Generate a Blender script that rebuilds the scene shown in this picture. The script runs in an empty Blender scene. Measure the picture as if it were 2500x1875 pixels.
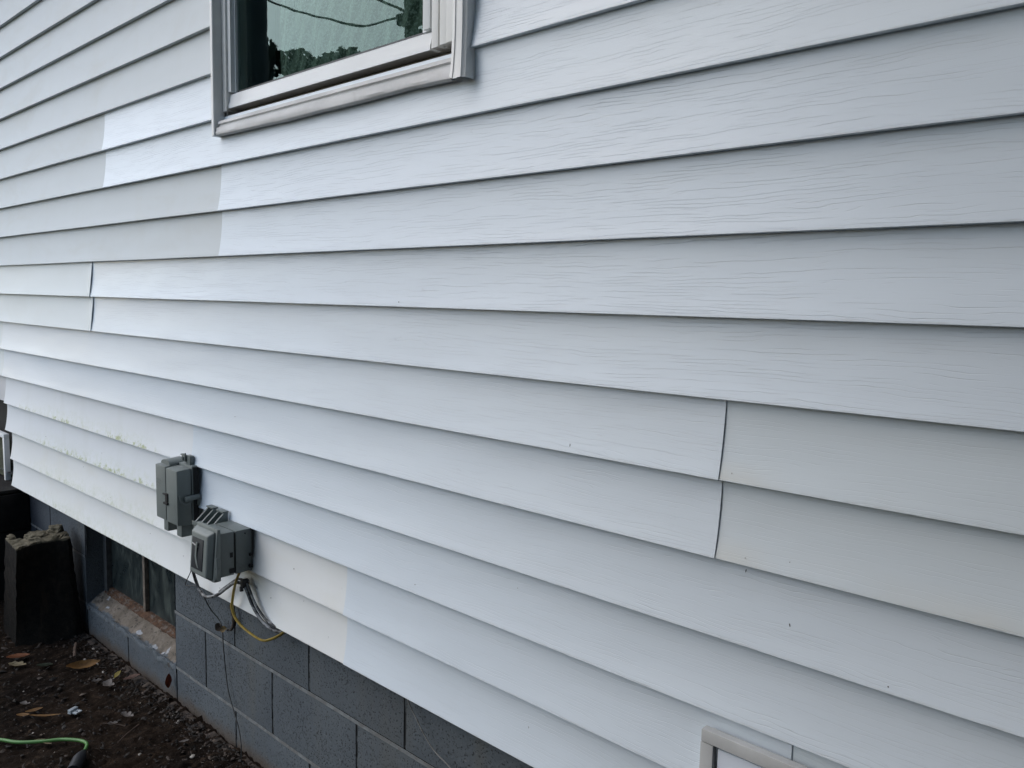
import bpy, bmesh, math, random
from mathutils import Vector, Matrix, noise
R = math.radians
S = bpy.context.scene
C = S.collection

# ---------------------------------------------------------------- camera
cam = bpy.data.objects.new("camera", bpy.data.cameras.new("camera"))
C.objects.link(cam)
cr = Vector((0.74297108, 0.66896936, 0.02177083))
cu = Vector((-0.08664373, 0.06387355, 0.99418964))
cf = Vector((-0.66369182, 0.74054046, -0.1054182))
M = Matrix(((cr.x, cu.x, -cf.x, 0.0), (cr.y, cu.y, -cf.y, -1.1506), (cr.z, cu.z, -cf.z, 1.5921), (0, 0, 0, 1)))
cam.matrix_world = M
cam.data.sensor_width = 36.0
cam.data.lens = 1915.49 / 2500 * 36.0
cam.data.clip_start = 0.02
cam.data.clip_end = 500
S.camera = cam

# ---------------------------------------------------------------- sky and sun (overcast)
W = bpy.data.worlds.new("World")
S.world = W
W.use_nodes = True
sky = W.node_tree.nodes.new('ShaderNodeTexSky')
sky.sky_type = 'NISHITA'
sky.sun_disc = False
sky.sun_elevation = R(43)
sky.sun_rotation = R(234)
sky.air_density = 1.0
sky.dust_density = 1.6
sky.ozone_density = 1.2
W.node_tree.links.new(sky.outputs[0], W.node_tree.nodes['Background'].inputs[0])
W.node_tree.nodes['Background'].inputs[1].default_value = 0.15

sun = bpy.data.objects.new("sun", bpy.data.lights.new("sun", 'SUN'))
C.objects.link(sun)
sun.data.energy = 1.0
sun.data.angle = R(75)
sun.data.color = (1.0, 0.985, 0.96)
sd = Vector((math.cos(R(43)) * math.sin(R(234)), math.cos(R(43)) * math.cos(R(234)), math.sin(R(43))))
sun.rotation_euler = sd.to_track_quat('Z', 'Y').to_euler()

S.view_settings.view_transform = 'Standard'
S.view_settings.look = 'None'
S.view_settings.gamma = 1
S.view_settings.exposure = 0.83

GZ = 0.165          # ground level
E = 0.1287          # siding exposure
Z0 = 2.860          # reference lip height
random.seed(7)

def lip(k):
    return Z0 - k * E

# ---------------------------------------------------------------- materials
class NT:
    def __init__(s, name):
        s.m = bpy.data.materials.new(name)
        s.m.use_nodes = True
        s.t = s.m.node_tree
        s.b = s.t.nodes['Principled BSDF']
        s.out = s.t.nodes['Material Output']
    def n(s, typ, **kw):
        nd = s.t.nodes.new(typ)
        for k, v in kw.items():
            setattr(nd, k, v)
        return nd
    def l(s, a, b):
        s.t.links.new(a, b)
    def val(s, x):
        return x
    def put(s, sock, v):
        if isinstance(v, bpy.types.NodeSocket):
            s.l(v, sock)
        elif isinstance(v, (tuple, list)) and sock.type == 'RGBA' and len(v) == 3:
            sock.default_value = (*v, 1)
        else:
            sock.default_value = v
    def math(s, op, a, b=0.0, c=0.0, clamp=False):
        nd = s.n('ShaderNodeMath', operation=op, use_clamp=clamp)
        s.put(nd.inputs[0], a); s.put(nd.inputs[1], b); s.put(nd.inputs[2], c)
        return nd.outputs[0]
    def mix(s, f, a, b, typ='RGBA', blend='MIX'):
        nd = s.n('ShaderNodeMix', data_type=typ, blend_type=blend) if typ == 'RGBA' else s.n('ShaderNodeMix', data_type=typ)
        if typ == 'RGBA':
            s.put(nd.inputs[0], f); s.put(nd.inputs[6], a); s.put(nd.inputs[7], b)
            return nd.outputs[2]
        s.put(nd.inputs[0], f); s.put(nd.inputs[2], a); s.put(nd.inputs[3], b)
        return nd.outputs[0]
    def ramp(s, v, a, b, lo=0.0, hi=1.0):
        nd = s.n('ShaderNodeMapRange', interpolation_type='SMOOTHSTEP')
        s.put(nd.inputs[0], v); s.put(nd.inputs[1], a); s.put(nd.inputs[2], b); s.put(nd.inputs[3], lo); s.put(nd.inputs[4], hi)
        return nd.outputs[0]
    def coord(s, scale=(1, 1, 1), kind='Object', offset=None):
        tc = s.n('ShaderNodeTexCoord')
        mp = s.n('ShaderNodeMapping')
        s.l(tc.outputs[kind], mp.inputs[0])
        mp.inputs['Scale'].default_value = scale
        if offset:
            mp.inputs['Location'].default_value = offset
        return mp.outputs[0]
    def noise(s, vec, scale=1.0, detail=3, rough=0.5, dist=0.0, w=None):
        nd = s.n('ShaderNodeTexNoise')
        if w is not None:
            nd.noise_dimensions = '4D'
            s.put(nd.inputs['W'], w)
        s.l(vec, nd.inputs['Vector'])
        nd.inputs['Scale'].default_value = scale
        nd.inputs['Detail'].default_value = detail
        nd.inputs['Roughness'].default_value = rough
        nd.inputs['Distortion'].default_value = dist
        return nd.outputs[0]
    def bump(s, h, strength=0.5, dist=0.001, prev=None):
        nd = s.n('ShaderNodeBump')
        nd.inputs['Strength'].default_value = strength
        nd.inputs['Distance'].default_value = dist
        s.l(h, nd.inputs['Height'])
        if prev is not None:
            s.l(prev, nd.inputs['Normal'])
        return nd.outputs[0]
    def xyz(s):
        tc = s.n('ShaderNodeTexCoord')
        sp = s.n('ShaderNodeSeparateXYZ')
        s.l(tc.outputs['Object'], sp.inputs[0])
        return sp.outputs

def siding_mat(name, base, rough, grain=1.0, stain=0.0, stain_col=(0.5, 0.5, 0.44), algae=0.0, yellow=0.0, streak=0.0, mottle=0.045):
    m = NT(name)
    X, Y, Z = m.xyz()
    crs = m.math('FLOOR', m.math('DIVIDE', m.math('SUBTRACT', Z, Z0 + 0.0015), E))
    frac = m.math('FRACT', m.math('DIVIDE', m.math('SUBTRACT', Z, Z0 + 0.0015), E))   # 0 at the lip, 1 at the top of the course
    seed = m.math('MULTIPLY', crs, 3.71)
    n1 = m.noise(m.coord((1.9, 0.01, 9.0)), 1.0, 2, 0.5, 0.3, w=seed)
    n2 = m.noise(m.coord((14, 0.01, 40)), 1.0, 2, 0.6, 0.0, w=seed)
    F = m.math('ADD', m.math('MULTIPLY', Z, 165.0), m.math('ADD', m.math('MULTIPLY', n1, 7.5), m.math('MULTIPLY', n2, 1.7)))
    d = m.math('MULTIPLY', m.math('ABSOLUTE', m.math('SUBTRACT', m.math('FRACT', F), 0.5)), 2.0)
    fl = m.math('FLOOR', F)
    groove = m.ramp(d, 0.0, 0.19, 1.0, 0.0)
    mask = m.ramp(m.noise(m.coord((7.5, 0.01, 30)), 1.0, 1, 0.5, w=m.math('MULTIPLY', fl, 1.37)), 0.42, 0.60)
    groove = m.math('MULTIPLY', groove, mask)
    # fine short ticks
    F2 = m.math('ADD', m.math('MULTIPLY', Z, 230.0), m.math('ADD', m.math('MULTIPLY', n1, 26.0), m.math('MULTIPLY', n2, 2.5)))
    d2 = m.math('MULTIPLY', m.math('ABSOLUTE', m.math('SUBTRACT', m.math('FRACT', F2), 0.5)), 2.0)
    g2 = m.math('MULTIPLY', m.ramp(d2, 0.0, 0.3, 1.0, 0.0), m.ramp(m.noise(m.coord((22, 0.01, 80)), 1.0, 1, 0.5, w=m.math('FLOOR', F2)), 0.56, 0.68))
    gg = m.math('ADD', groove, m.math('MULTIPLY', g2, 0.55))
    fine = m.noise(m.coord((9, 1, 260)), 1.0, 2, 0.6)
    big = m.noise(m.coord((1.1, 0.5, 3.5)), 1.0, 3, 0.55)
    h = m.math('ADD', m.math('MULTIPLY', gg, -grain), m.math('MULTIPLY', fine, 0.25 * grain + 0.06))
    nb = m.bump(h, 0.6, 0.0006)
    nb = m.bump(m.noise(m.coord((2.2, 1, 8)), 1.0, 2, 0.5), 0.45, 0.0055, nb)
    m.l(nb, m.b.inputs['Normal'])
    col = m.mix(m.ramp(big, 0.3, 0.7), tuple(c * (1 - mottle) for c in base), base)
    col = m.mix(m.math('MULTIPLY', gg, 0.20 * min(1, grain), clamp=True), col, (0.36, 0.38, 0.41))  # dirt tint in the grain that also stands in for groove shade
    if stain:
        blot = m.ramp(m.noise(m.coord((2.2, 1, 6.0)), 1.0, 5, 0.62, 0.8), 0.46, 0.72)
        col = m.mix(m.math('MULTIPLY', blot, stain), col, stain_col)
    if streak:
        st = m.ramp(m.noise(m.coord((9, 1, 1.2)), 1.0, 3, 0.6), 0.5, 0.75)
        col = m.mix(m.math('MULTIPLY', st, streak), col, (0.52, 0.54, 0.5))
    if yellow:
        yl = m.math('MULTIPLY', m.ramp(frac, 0.0, 0.35, 1.0, 0.0), m.ramp(m.noise(m.coord((3.0, 1, 2.0)), 1.0, 3, 0.6), 0.40, 0.62))
        col = m.mix(m.math('MULTIPLY', yl, yellow), col, (0.63, 0.57, 0.42))
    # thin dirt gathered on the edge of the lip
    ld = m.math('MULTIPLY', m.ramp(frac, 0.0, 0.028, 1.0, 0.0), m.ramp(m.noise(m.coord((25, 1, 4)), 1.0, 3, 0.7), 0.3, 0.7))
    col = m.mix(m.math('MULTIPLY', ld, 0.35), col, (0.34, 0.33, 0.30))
    if algae:
        band = m.ramp(frac, 0.0, 0.26, 1.0, 0.0)
        nz = m.noise(m.coord((30, 1, 34)), 1.0, 7, 0.82)
        patch = m.ramp(m.noise(m.coord((4.6, 1, 3.1), offset=(1.3, 0, 0)), 1.0, 4, 0.7), 0.42, 0.66)
        xr = m.math('MULTIPLY', m.ramp(X, -4.2, -3.6), m.ramp(X, -2.75, -2.55, 1.0, 0.0))
        a = m.ramp(m.math('MULTIPLY', m.math('MULTIPLY', m.ramp(nz, 0.44, 0.66), m.math('POWER', band, 1.3)), patch), 0.02, 0.34)
        a = m.math('MULTIPLY', m.math('MULTIPLY', a, xr), algae)
        col = m.mix(m.math('MULTIPLY', a, 0.95), col, (0.27, 0.33, 0.085))
        haze = m.math('MULTIPLY', m.math('MULTIPLY', m.ramp(frac, 0.0, 0.6, 1.0, 0.0), xr), m.ramp(nz, 0.38, 0.7, 0.0, 0.6))
        col = m.mix(haze, col, (0.50, 0.55, 0.42))
        dk = m.math('MULTIPLY', m.ramp(m.noise(m.coord((60, 1, 24)), 1.0, 3, 0.7), 0.68, 0.74), m.ramp(frac, 0.0, 0.8, 0.8, 0.0))
        col = m.mix(dk, col, (0.08, 0.085, 0.07))
    m.l(col, m.b.inputs['Base Color'])
    rg = m.math('ADD', rough, m.math('MULTIPLY', m.math('SUBTRACT', big, 0.5), 0.12))
    m.l(rg, m.b.inputs['Roughness'])
    m.b.inputs['Specular IOR Level'].default_value = 0.5
    return m.m

def plain(name, base, rough=0.5, var=0.15, scale=20.0, bump=0.2, bdist=0.001, dark=None, metal=0.0, spec=0.5, thr=(0.45, 0.7), dfac=0.8):
    m = NT(name)
    nz = m.noise(m.coord(), scale, 4, 0.6)
    col = m.mix(m.ramp(nz, 0.3, 0.7), tuple(c * (1 - var) for c in base), tuple(min(1, c * (1 + var)) for c in base))
    if dark:
        nd = m.noise(m.coord(), scale * 0.7, 5, 0.7, 0.5)
        col = m.mix(m.math('MULTIPLY', m.ramp(nd, thr[0], thr[1]), dfac), col, dark)
    m.l(col, m.b.inputs['Base Color'])
    m.b.inputs['Roughness'].default_value = rough
    m.b.inputs['Metallic'].default_value = metal
    m.b.inputs['Specular IOR Level'].default_value = spec
    if bump:
        m.l(m.bump(m.noise(m.coord(), scale * 4, 4, 0.65), bump, bdist), m.b.inputs['Normal'])
    return m.m

MAT = {}
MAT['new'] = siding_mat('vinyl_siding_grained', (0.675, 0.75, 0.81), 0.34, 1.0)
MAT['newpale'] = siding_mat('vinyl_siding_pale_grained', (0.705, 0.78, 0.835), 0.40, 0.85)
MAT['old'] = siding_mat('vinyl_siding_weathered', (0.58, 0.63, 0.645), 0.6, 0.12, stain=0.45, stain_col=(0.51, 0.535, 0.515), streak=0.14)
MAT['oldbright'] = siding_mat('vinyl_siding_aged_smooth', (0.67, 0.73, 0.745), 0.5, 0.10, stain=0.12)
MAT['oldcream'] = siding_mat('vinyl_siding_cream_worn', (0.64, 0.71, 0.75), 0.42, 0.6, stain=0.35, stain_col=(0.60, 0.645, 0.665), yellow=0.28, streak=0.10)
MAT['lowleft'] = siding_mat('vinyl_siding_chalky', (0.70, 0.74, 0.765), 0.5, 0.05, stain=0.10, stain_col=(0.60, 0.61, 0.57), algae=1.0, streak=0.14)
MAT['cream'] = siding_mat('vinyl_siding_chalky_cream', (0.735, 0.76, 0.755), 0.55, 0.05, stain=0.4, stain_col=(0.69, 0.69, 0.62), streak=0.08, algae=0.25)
MAT['trim'] = plain('white_vinyl_trim', (0.78, 0.79, 0.77), 0.45, 0.04, 6, 0.1, dark=(0.50, 0.47, 0.42), thr=(0.5, 0.85), dfac=0.5)
MAT['dirtytrim'] = plain('dirty_white_trim', (0.57, 0.575, 0.57), 0.55, 0.08, 9, 0.15, dark=(0.30, 0.27, 0.23), thr=(0.52, 0.85), dfac=0.6)
MAT['sash'] = plain('white_sash_vinyl', (0.70, 0.73, 0.735), 0.35, 0.03, 5, 0.05)
MAT['ledge'] = plain('grimy_sill', (0.17, 0.15, 0.125), 0.8, 0.2, 12, 0.2)
MAT['gasket'] = plain('black_gasket', (0.02, 0.025, 0.03), 0.5, 0.1, 20, 0)
MAT['greybox'] = plain('grey_utility_plastic', (0.155, 0.178, 0.170), 0.5, 0.07, 9, 0.08, dark=(0.09, 0.095, 0.09), thr=(0.55, 0.8), dfac=0.6)
MAT['greybox2'] = plain('grey_outlet_plastic', (0.120, 0.142, 0.138), 0.45, 0.08, 14, 0.08, dark=(0.05, 0.055, 0.055), thr=(0.52, 0.75), dfac=0.7)
MAT['darkgap'] = plain('black_gap', (0.012, 0.013, 0.013), 0.8, 0.1, 20, 0)
MAT['beige'] = plain('beige_frame', (0.46, 0.47, 0.465), 0.5, 0.06, 18, 0.1, dark=(0.30, 0.28, 0.25), thr=(0.5, 0.8), dfac=0.4)
MAT['hatch'] = plain('pale_hatch_panel', (0.62, 0.67, 0.74), 0.3, 0.02, 4, 0.05)
MAT['rust'] = plain('rusty_steel', (0.080, 0.040, 0.020), 0.85, 0.45, 60, 0.5, 0.002, dark=(0.17, 0.15, 0.13), thr=(0.5, 0.62), dfac=0.7)
MAT['steel'] = plain('old_dark_steel', (0.075, 0.08, 0.082), 0.7, 0.25, 40, 0.3)
MAT['brownsteel'] = plain('rust_brown_bar', (0.15, 0.125, 0.10), 0.75, 0.3, 40, 0.3)
MAT['soffit'] = plain('soffit_vinyl', (0.6, 0.61, 0.62), 0.5, 0.05, 5, 0.1)
MAT['shingle'] = plain('roof_shingle', (0.07, 0.07, 0.075), 0.9, 0.3, 12, 0.5, 0.01)
MAT['yellowc'] = plain('yellow_cable_sheath', (0.36, 0.26, 0.055), 0.45, 0.2, 30, 0.1, dark=(0.14, 0.11, 0.04), thr=(0.55, 0.75), dfac=0.6)
MAT['greyc'] = plain('grey_cable_sheath', (0.20, 0.21, 0.215), 0.5, 0.3, 40, 0.1, dark=(0.015, 0.015, 0.018), thr=(0.45, 0.55), dfac=0.95)
MAT['blackw'] = plain('black_wire', (0.02, 0.02, 0.022), 0.5, 0.2, 30, 0)
MAT['thinw'] = plain('grey_brown_wire', (0.06, 0.06, 0.058), 0.6, 0.3, 50, 0)
MAT['whitew'] = plain('pale_wire', (0.22, 0.22, 0.21), 0.5, 0.1, 30, 0)
MAT['green'] = plain('green_cord_sheath', (0.06, 0.18, 0.035), 0.4, 0.15, 30, 0.05)
MAT['plug'] = plain('black_rubber', (0.004, 0.005, 0.009), 0.55, 0.1, 30, 0.1)
MAT['clip'] = plain('white_plastic_clip', (0.42, 0.46, 0.48), 0.4, 0.05, 30, 0)
MAT['rubble'] = plain('pale_rubble', (0.32, 0.30, 0.26), 0.9, 0.3, 60, 0.4)
MAT['bark'] = plain('dry_twig', (0.075, 0.05, 0.035), 0.8, 0.4, 60, 0.4)
MAT['neigh'] = plain('dark_clapboard', (0.028, 0.034, 0.036), 0.8, 0.2, 2, 0.3, 0.01)
MAT['neightrim'] = plain('dull_corner_board', (0.07, 0.078, 0.08), 0.7, 0.1, 2, 0.1)
MAT['neighglass'] = plain('neighbour_glass', (0.02, 0.025, 0.03), 0.1, 0.1, 2, 0)
MAT['pole'] = plain('weathered_pole', (0.05, 0.045, 0.04), 0.85, 0.3, 8, 0.4, 0.01)
MAT['leafgreen'] = plain('tree_leaf', (0.045, 0.075, 0.03), 0.6, 0.4, 1.5, 0)
MAT['treebark'] = plain('tree_bark', (0.06, 0.045, 0.035), 0.9, 0.3, 6, 0.5, 0.01)
MAT['plank'] = plain('near_black_timber', (0.010, 0.009, 0.008), 0.85, 0.3, 14, 0.4, 0.003, spec=0.25)
MAT['moss'] = plain('mossy_board', (0.035, 0.04, 0.018), 0.9, 0.5, 50, 0.6, 0.003)
MAT['dirt'] = plain('dark_speck', (0.05, 0.042, 0.035), 0.9, 0.2, 50, 0)

def found_mat():
    m = NT('painted_block')
    X, Y, Z = m.xyz()
    big = m.noise(m.coord((1.6, 1, 2.2)), 1.0, 4, 0.6, 0.4)
    vert = m.noise(m.coord((6.5, 1, 0.5)), 1.0, 3, 0.6)
    col = m.mix(m.ramp(big, 0.3, 0.7), (0.078, 0.093, 0.107), (0.098, 0.115, 0.127))
    col = m.mix(m.ramp(vert, 0.52, 0.75, 0.0, 0.6), col, (0.105, 0.108, 0.098))
    pv = m.noise(m.coord(), 190.0, 2, 0.55)
    pm = m.noise(m.coord((2.3, 1, 3)), 1.0, 3, 0.6)
    pit = m.ramp(m.math('ADD', pv, m.math('MULTIPLY', m.math('SUBTRACT', pm, 0.5), 0.16)), 0.60, 0.67)
    pit2 = m.ramp(m.noise(m.coord(), 62.0, 3, 0.7), 0.665, 0.71)
    pits = m.math('MAXIMUM', pit, pit2)
    col = m.mix(m.math('MULTIPLY', pits, 0.85), col, (0.035, 0.038, 0.042))
    lw = m.math('MULTIPLY', m.ramp(m.noise(m.coord(), 95.0, 3, 0.6), 0.64, 0.72), 0.45)
    col = m.mix(lw, col, (0.26, 0.28, 0.29))
    # soil splashed up the foot of the wall, and a darker bluish zone by the timber
    ft = m.math('ADD', Z, m.math('MULTIPLY', m.math('SUBTRACT', m.noise(m.coord((9, 1, 9)), 1.0, 4, 0.7), 0.5), 0.09))
    col = m.mix(m.ramp(ft, GZ + 0.005, GZ + 0.065, 0.85, 0.0), col, (0.085, 0.065, 0.047))
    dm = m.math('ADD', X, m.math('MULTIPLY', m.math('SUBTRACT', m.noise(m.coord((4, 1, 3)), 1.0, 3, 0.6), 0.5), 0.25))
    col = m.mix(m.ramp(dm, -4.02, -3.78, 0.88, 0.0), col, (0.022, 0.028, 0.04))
    m.l(col, m.b.inputs['Base Color'])
    m.b.inputs['Roughness'].default_value = 0.72
    m.b.inputs['Specular IOR Level'].default_value = 0.35
    h = m.math('SUBTRACT', m.math('MULTIPLY', m.noise(m.coord(), 90.0, 4, 0.7), 0.5), pits)
    m.l(m.bump(h, 1.0, 0.004), m.b.inputs['Normal'])
    return m.m
MAT['block'] = found_mat()
MAT['bed'] = plain('painted_mortar', (0.165, 0.178, 0.182), 0.75, 0.22, 40, 0.5, 0.002, dark=(0.12, 0.12, 0.115), thr=(0.44, 0.6), dfac=0.85)
MAT['groove'] = plain('open_joint', (0.075, 0.085, 0.09), 0.9, 0.3, 26, 0.5, 0.002, dark=(0.010, 0.011, 0.012), thr=(0.42, 0.52), dfac=0.95)

def ledge_mat():
    m = NT('broken_mortar')
    big = m.noise(m.coord((9, 9, 9)), 1.0, 5, 0.65, 0.6)
    col = m.mix(m.ramp(big, 0.35, 0.65), (0.13, 0.11, 0.085), (0.22, 0.19, 0.155))
    X, Y, Z = m.xyz()
    edge = m.math('ADD', Y, m.math('MULTIPLY', m.math('SUBTRACT', m.noise(m.coord((14, 14, 14)), 1.0, 5, 0.7), 0.5), 0.06))
    col = m.mix(m.ramp(edge, 0.036, 0.046, 1.0, 0.0), col, (0.10, 0.118, 0.13))
    wp = m.ramp(m.noise(m.coord((7, 9, 7), offset=(0.4, 0.2, 0)), 1.0, 3, 0.6), 0.635, 0.655)
    col = m.mix(wp, col, (0.36, 0.38, 0.40))
    dk = m.ramp(m.noise(m.coord((26, 60, 30)), 1.0, 5, 0.75), 0.56, 0.64)
    col = m.mix(m.math('MULTIPLY', dk, 0.85), col, (0.04, 0.035, 0.03))
    m.l(col, m.b.inputs['Base Color'])
    m.b.inputs['Roughness'].default_value = 0.9
    m.l(m.bump(m.noise(m.coord(), 70.0, 6, 0.75), 0.9, 0.006), m.b.inputs['Normal'])
    return m.m
MAT['mortar'] = ledge_mat()

def soil_mat():
    m = NT('dark_wet_soil')
    big = m.noise(m.coord((2.5, 2.5, 2.5)), 1.0, 4, 0.6, 0.5)
    fine = m.noise(m.coord((42, 24, 42)), 1.0, 6, 0.75)
    col = m.mix(m.ramp(big, 0.35, 0.65), (0.008, 0.0055, 0.0038), (0.022, 0.0145, 0.0095))
    col = m.mix(m.ramp(fine, 0.5, 0.72), col, (0.060, 0.041, 0.028))
    col = m.mix(m.ramp(fine, 0.30, 0.45, 0.85, 0.0), col, (0.004, 0.003, 0.0025))
    sp = m.ramp(m.noise(m.coord(), 170.0, 2, 0.5), 0.755, 0.79)
    col = m.mix(m.math('MULTIPLY', sp, 0.6), col, (0.20, 0.17, 0.14))
    m.l(col, m.b.inputs['Base Color'])
    m.b.inputs['Roughness'].default_value = 0.95
    m.b.inputs['Specular IOR Level'].default_value = 0.10
    m.l(m.bump(m.noise(m.coord((60, 34, 60)), 1.0, 7, 0.8), 1.0, 0.012), m.b.inputs['Normal'])
    return m.m
MAT['soil'] = soil_mat()

def old_block_mat():
    m = NT('mossy_dark_concrete')
    X, Y, Z = m.xyz()
    nz = m.noise(m.coord(), 38.0, 5, 0.7)
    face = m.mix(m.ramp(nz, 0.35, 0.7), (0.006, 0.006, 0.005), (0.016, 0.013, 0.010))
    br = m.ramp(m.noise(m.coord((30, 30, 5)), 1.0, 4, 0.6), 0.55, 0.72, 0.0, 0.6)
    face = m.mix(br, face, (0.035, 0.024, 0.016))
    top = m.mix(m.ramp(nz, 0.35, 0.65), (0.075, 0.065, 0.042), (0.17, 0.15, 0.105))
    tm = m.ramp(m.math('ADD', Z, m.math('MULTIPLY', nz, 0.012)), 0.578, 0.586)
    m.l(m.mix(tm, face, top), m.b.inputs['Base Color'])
    m.b.inputs['Roughness'].default_value = 0.92
    m.b.inputs['Specular IOR Level'].default_value = 0.2
    m.l(m.bump(m.noise(m.coord(), 110.0, 5, 0.75), 1.0, 0.005), m.b.inputs['Normal'])
    return m.m
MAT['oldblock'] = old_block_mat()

def glass_mat(name, tint, ior, wob, behind_rough=0.0, refl=(1, 1, 1)):
    m = NT(name)
    gl = m.n('ShaderNodeBsdfGlossy')
    gl.inputs['Roughness'].default_value = behind_rough
    gl.inputs['Color'].default_value = (*refl, 1)
    tr = m.n('ShaderNodeBsdfTransparent')
    tr.inputs['Color'].default_value = (*tint, 1)
    fr = m.n('ShaderNodeFresnel')
    geo = m.n('ShaderNodeNewGeometry')
    m.l(m.mix(geo.outputs['Backfacing'], ior, 1.0 / ior, 'FLOAT'), fr.inputs['IOR'])
    mx = m.n('ShaderNodeMixShader')
    if wob:
        b = m.bump(m.noise(m.coord((2.2, 1, 6)), 1.0, 2, 0.5), 0.25, wob)
        m.l(b, gl.inputs['Normal'])
    m.l(fr.outputs[0], mx.inputs[0]); m.l(tr.outputs[0], mx.inputs[1]); m.l(gl.outputs[0], mx.inputs[2])
    m.l(mx.outputs[0], m.out.inputs['Surface'])
    return m.m
MAT['glass'] = glass_mat('window_glass', (0.66, 0.73, 0.70), 1.52, 0.0012, refl=(0.50, 0.62, 0.60))
MAT['clear'] = glass_mat('scratched_clear_plastic', (0.42, 0.45, 0.45), 1.7, 0.0, 0.22)

def reflection_sheet_mat():
    m = NT('painted_reflection_sheet')
    wv = m.n('ShaderNodeTexWave')
    wv.wave_type = 'BANDS'; wv.bands_direction = 'DIAGONAL'
    m.l(m.coord((1, 0.2, -0.55)), wv.inputs['Vector'])
    wv.inputs['Scale'].default_value = 13.0
    wv.inputs['Distortion'].default_value = 4.0
    wv.inputs['Detail'].default_value = 1.5
    wv.inputs['Detail Scale'].default_value = 0.35
    col = m.mix(m.ramp(wv.outputs[0], 0.25, 0.8), (0.10, 0.125, 0.11), (0.26, 0.30, 0.27))  # light and dark bands imitate the mottled reflection in the glass
    sp = m.ramp(m.noise(m.coord(), 160.0, 2, 0.5), 0.45, 0.65, 0.0, 0.35)
    col = m.mix(sp, col, (0.72, 0.82, 0.78))
    m.l(col, m.b.inputs['Base Color'])
    m.b.inputs['Roughness'].default_value = 0.9
    return m.m
MAT['reflection_sheet'] = reflection_sheet_mat()

def pane_mat():
    m = NT('dusty_basement_glass')
    nz = m.noise(m.coord((14, 14, 8)), 1.0, 5, 0.7, 0.8)
    col = m.mix(m.ramp(nz, 0.45, 0.75), (0.018, 0.026, 0.027), (0.06, 0.078, 0.068))
    sc = m.ramp(m.noise(m.coord((50, 50, 16)), 1.0, 3, 0.7, 1.5), 0.66, 0.74, 0.0, 0.6)
    col = m.mix(sc, col, (0.16, 0.18, 0.16))
    m.l(col, m.b.inputs['Base Color'])
    m.l(m.ramp(nz, 0.3, 0.7, 0.22, 0.6), m.b.inputs['Roughness'])
    return m.m
MAT['pane'] = pane_mat()

# ---------------------------------------------------------------- mesh helpers
def mesh_obj(name, verts, faces, mats, parent=None, smooth=True, angle=38, fm=None):
    me = bpy.data.meshes.new(name)
    me.from_pydata([tuple(v) for v in verts], [], faces)
    if not isinstance(mats, (list, tuple)):
        mats = [mats]
    for mt in mats:
        me.materials.append(mt)
    if fm:
        me.polygons.foreach_set('material_index', fm)
    if smooth:
        me.shade_smooth()
        me.set_sharp_from_angle(angle=R(angle))
    me.update()
    o = bpy.data.objects.new(name, me)
    C.objects.link(o)
    if parent is not None:
        o.parent = parent
        off = Vector(parent.location) if parent.parent is None else Vector((0, 0, 0))
        o.matrix_parent_inverse = Matrix.Translation(-off)
    return o

def bm_obj(name, bm, mats, parent=None, smooth=True, angle=38):
    bm.verts.index_update()
    v = [x.co.copy() for x in bm.verts]
    f = [[q.index for q in p.verts] for p in bm.faces]
    fm = [p.material_index for p in bm.faces]
    bm.free()
    return mesh_obj(name, v, f, mats, parent, smooth, angle, fm)

def parts(name, bm, mats, parent, smooth=True, angle=38):
    """one part per separate piece of the bmesh"""
    seen, out = set(), []
    bm.verts.index_update()
    for v0 in bm.verts:
        if v0 in seen:
            continue
        st, isl = [v0], []
        seen.add(v0)
        while st:
            v = st.pop()
            isl.append(v)
            for e in v.link_edges:
                w = e.other_vert(v)
                if w not in seen:
                    seen.add(w); st.append(w)
        ix = {v: i for i, v in enumerate(isl)}
        fc = {f for v in isl for f in v.link_faces}
        fs = [[ix[v] for v in f.verts] for f in fc]
        out.append(mesh_obj(name, [v.co.copy() for v in isl], fs, mats, parent, smooth, angle, [f.material_index for f in fc]))
    bm.free()
    return out

def root(name, label, cat, loc, group=None):
    o = bpy.data.objects.new(name, None)
    o.empty_display_size = 0.1
    C.objects.link(o)
    o.location = loc
    return tag(o, label, cat, group)

def tag(o, label=None, cat=None, group=None, kind=None):
    if label: o['label'] = label
    if cat: o['category'] = cat
    if group: o['group'] = group
    if kind: o['kind'] = kind
    return o

def rebase(o, loc):
    """move the origin of a one-mesh thing to its base"""
    o.data.transform(Matrix.Translation(-Vector(loc)))
    o.location = loc
    return o

def box(bm, x0, x1, y0, y1, z0, z1, bev=0.0, mi=0, seg=2, taper=None):
    vs = [bm.verts.new((x, y, z)) for x in (x0, x1) for y in (y0, y1) for z in (z0, z1)]
    idx = [(0, 1, 3, 2), (4, 6, 7, 5), (0, 4, 5, 1), (2, 3, 7, 6), (0, 2, 6, 4), (1, 5, 7, 3)]
    fs = [bm.faces.new([vs[i] for i in q]) for q in idx]
    if taper:
        for v in vs:
            taper(v)
    for f in fs:
        f.material_index = mi
    if bev:
        ed = list({e for f in fs for e in f.edges})
        r = bmesh.ops.bevel(bm, geom=ed, offset=bev, segments=seg, profile=0.6, affect='EDGES')
        for f in r['faces']:
            f.material_index = mi
    return vs

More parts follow.
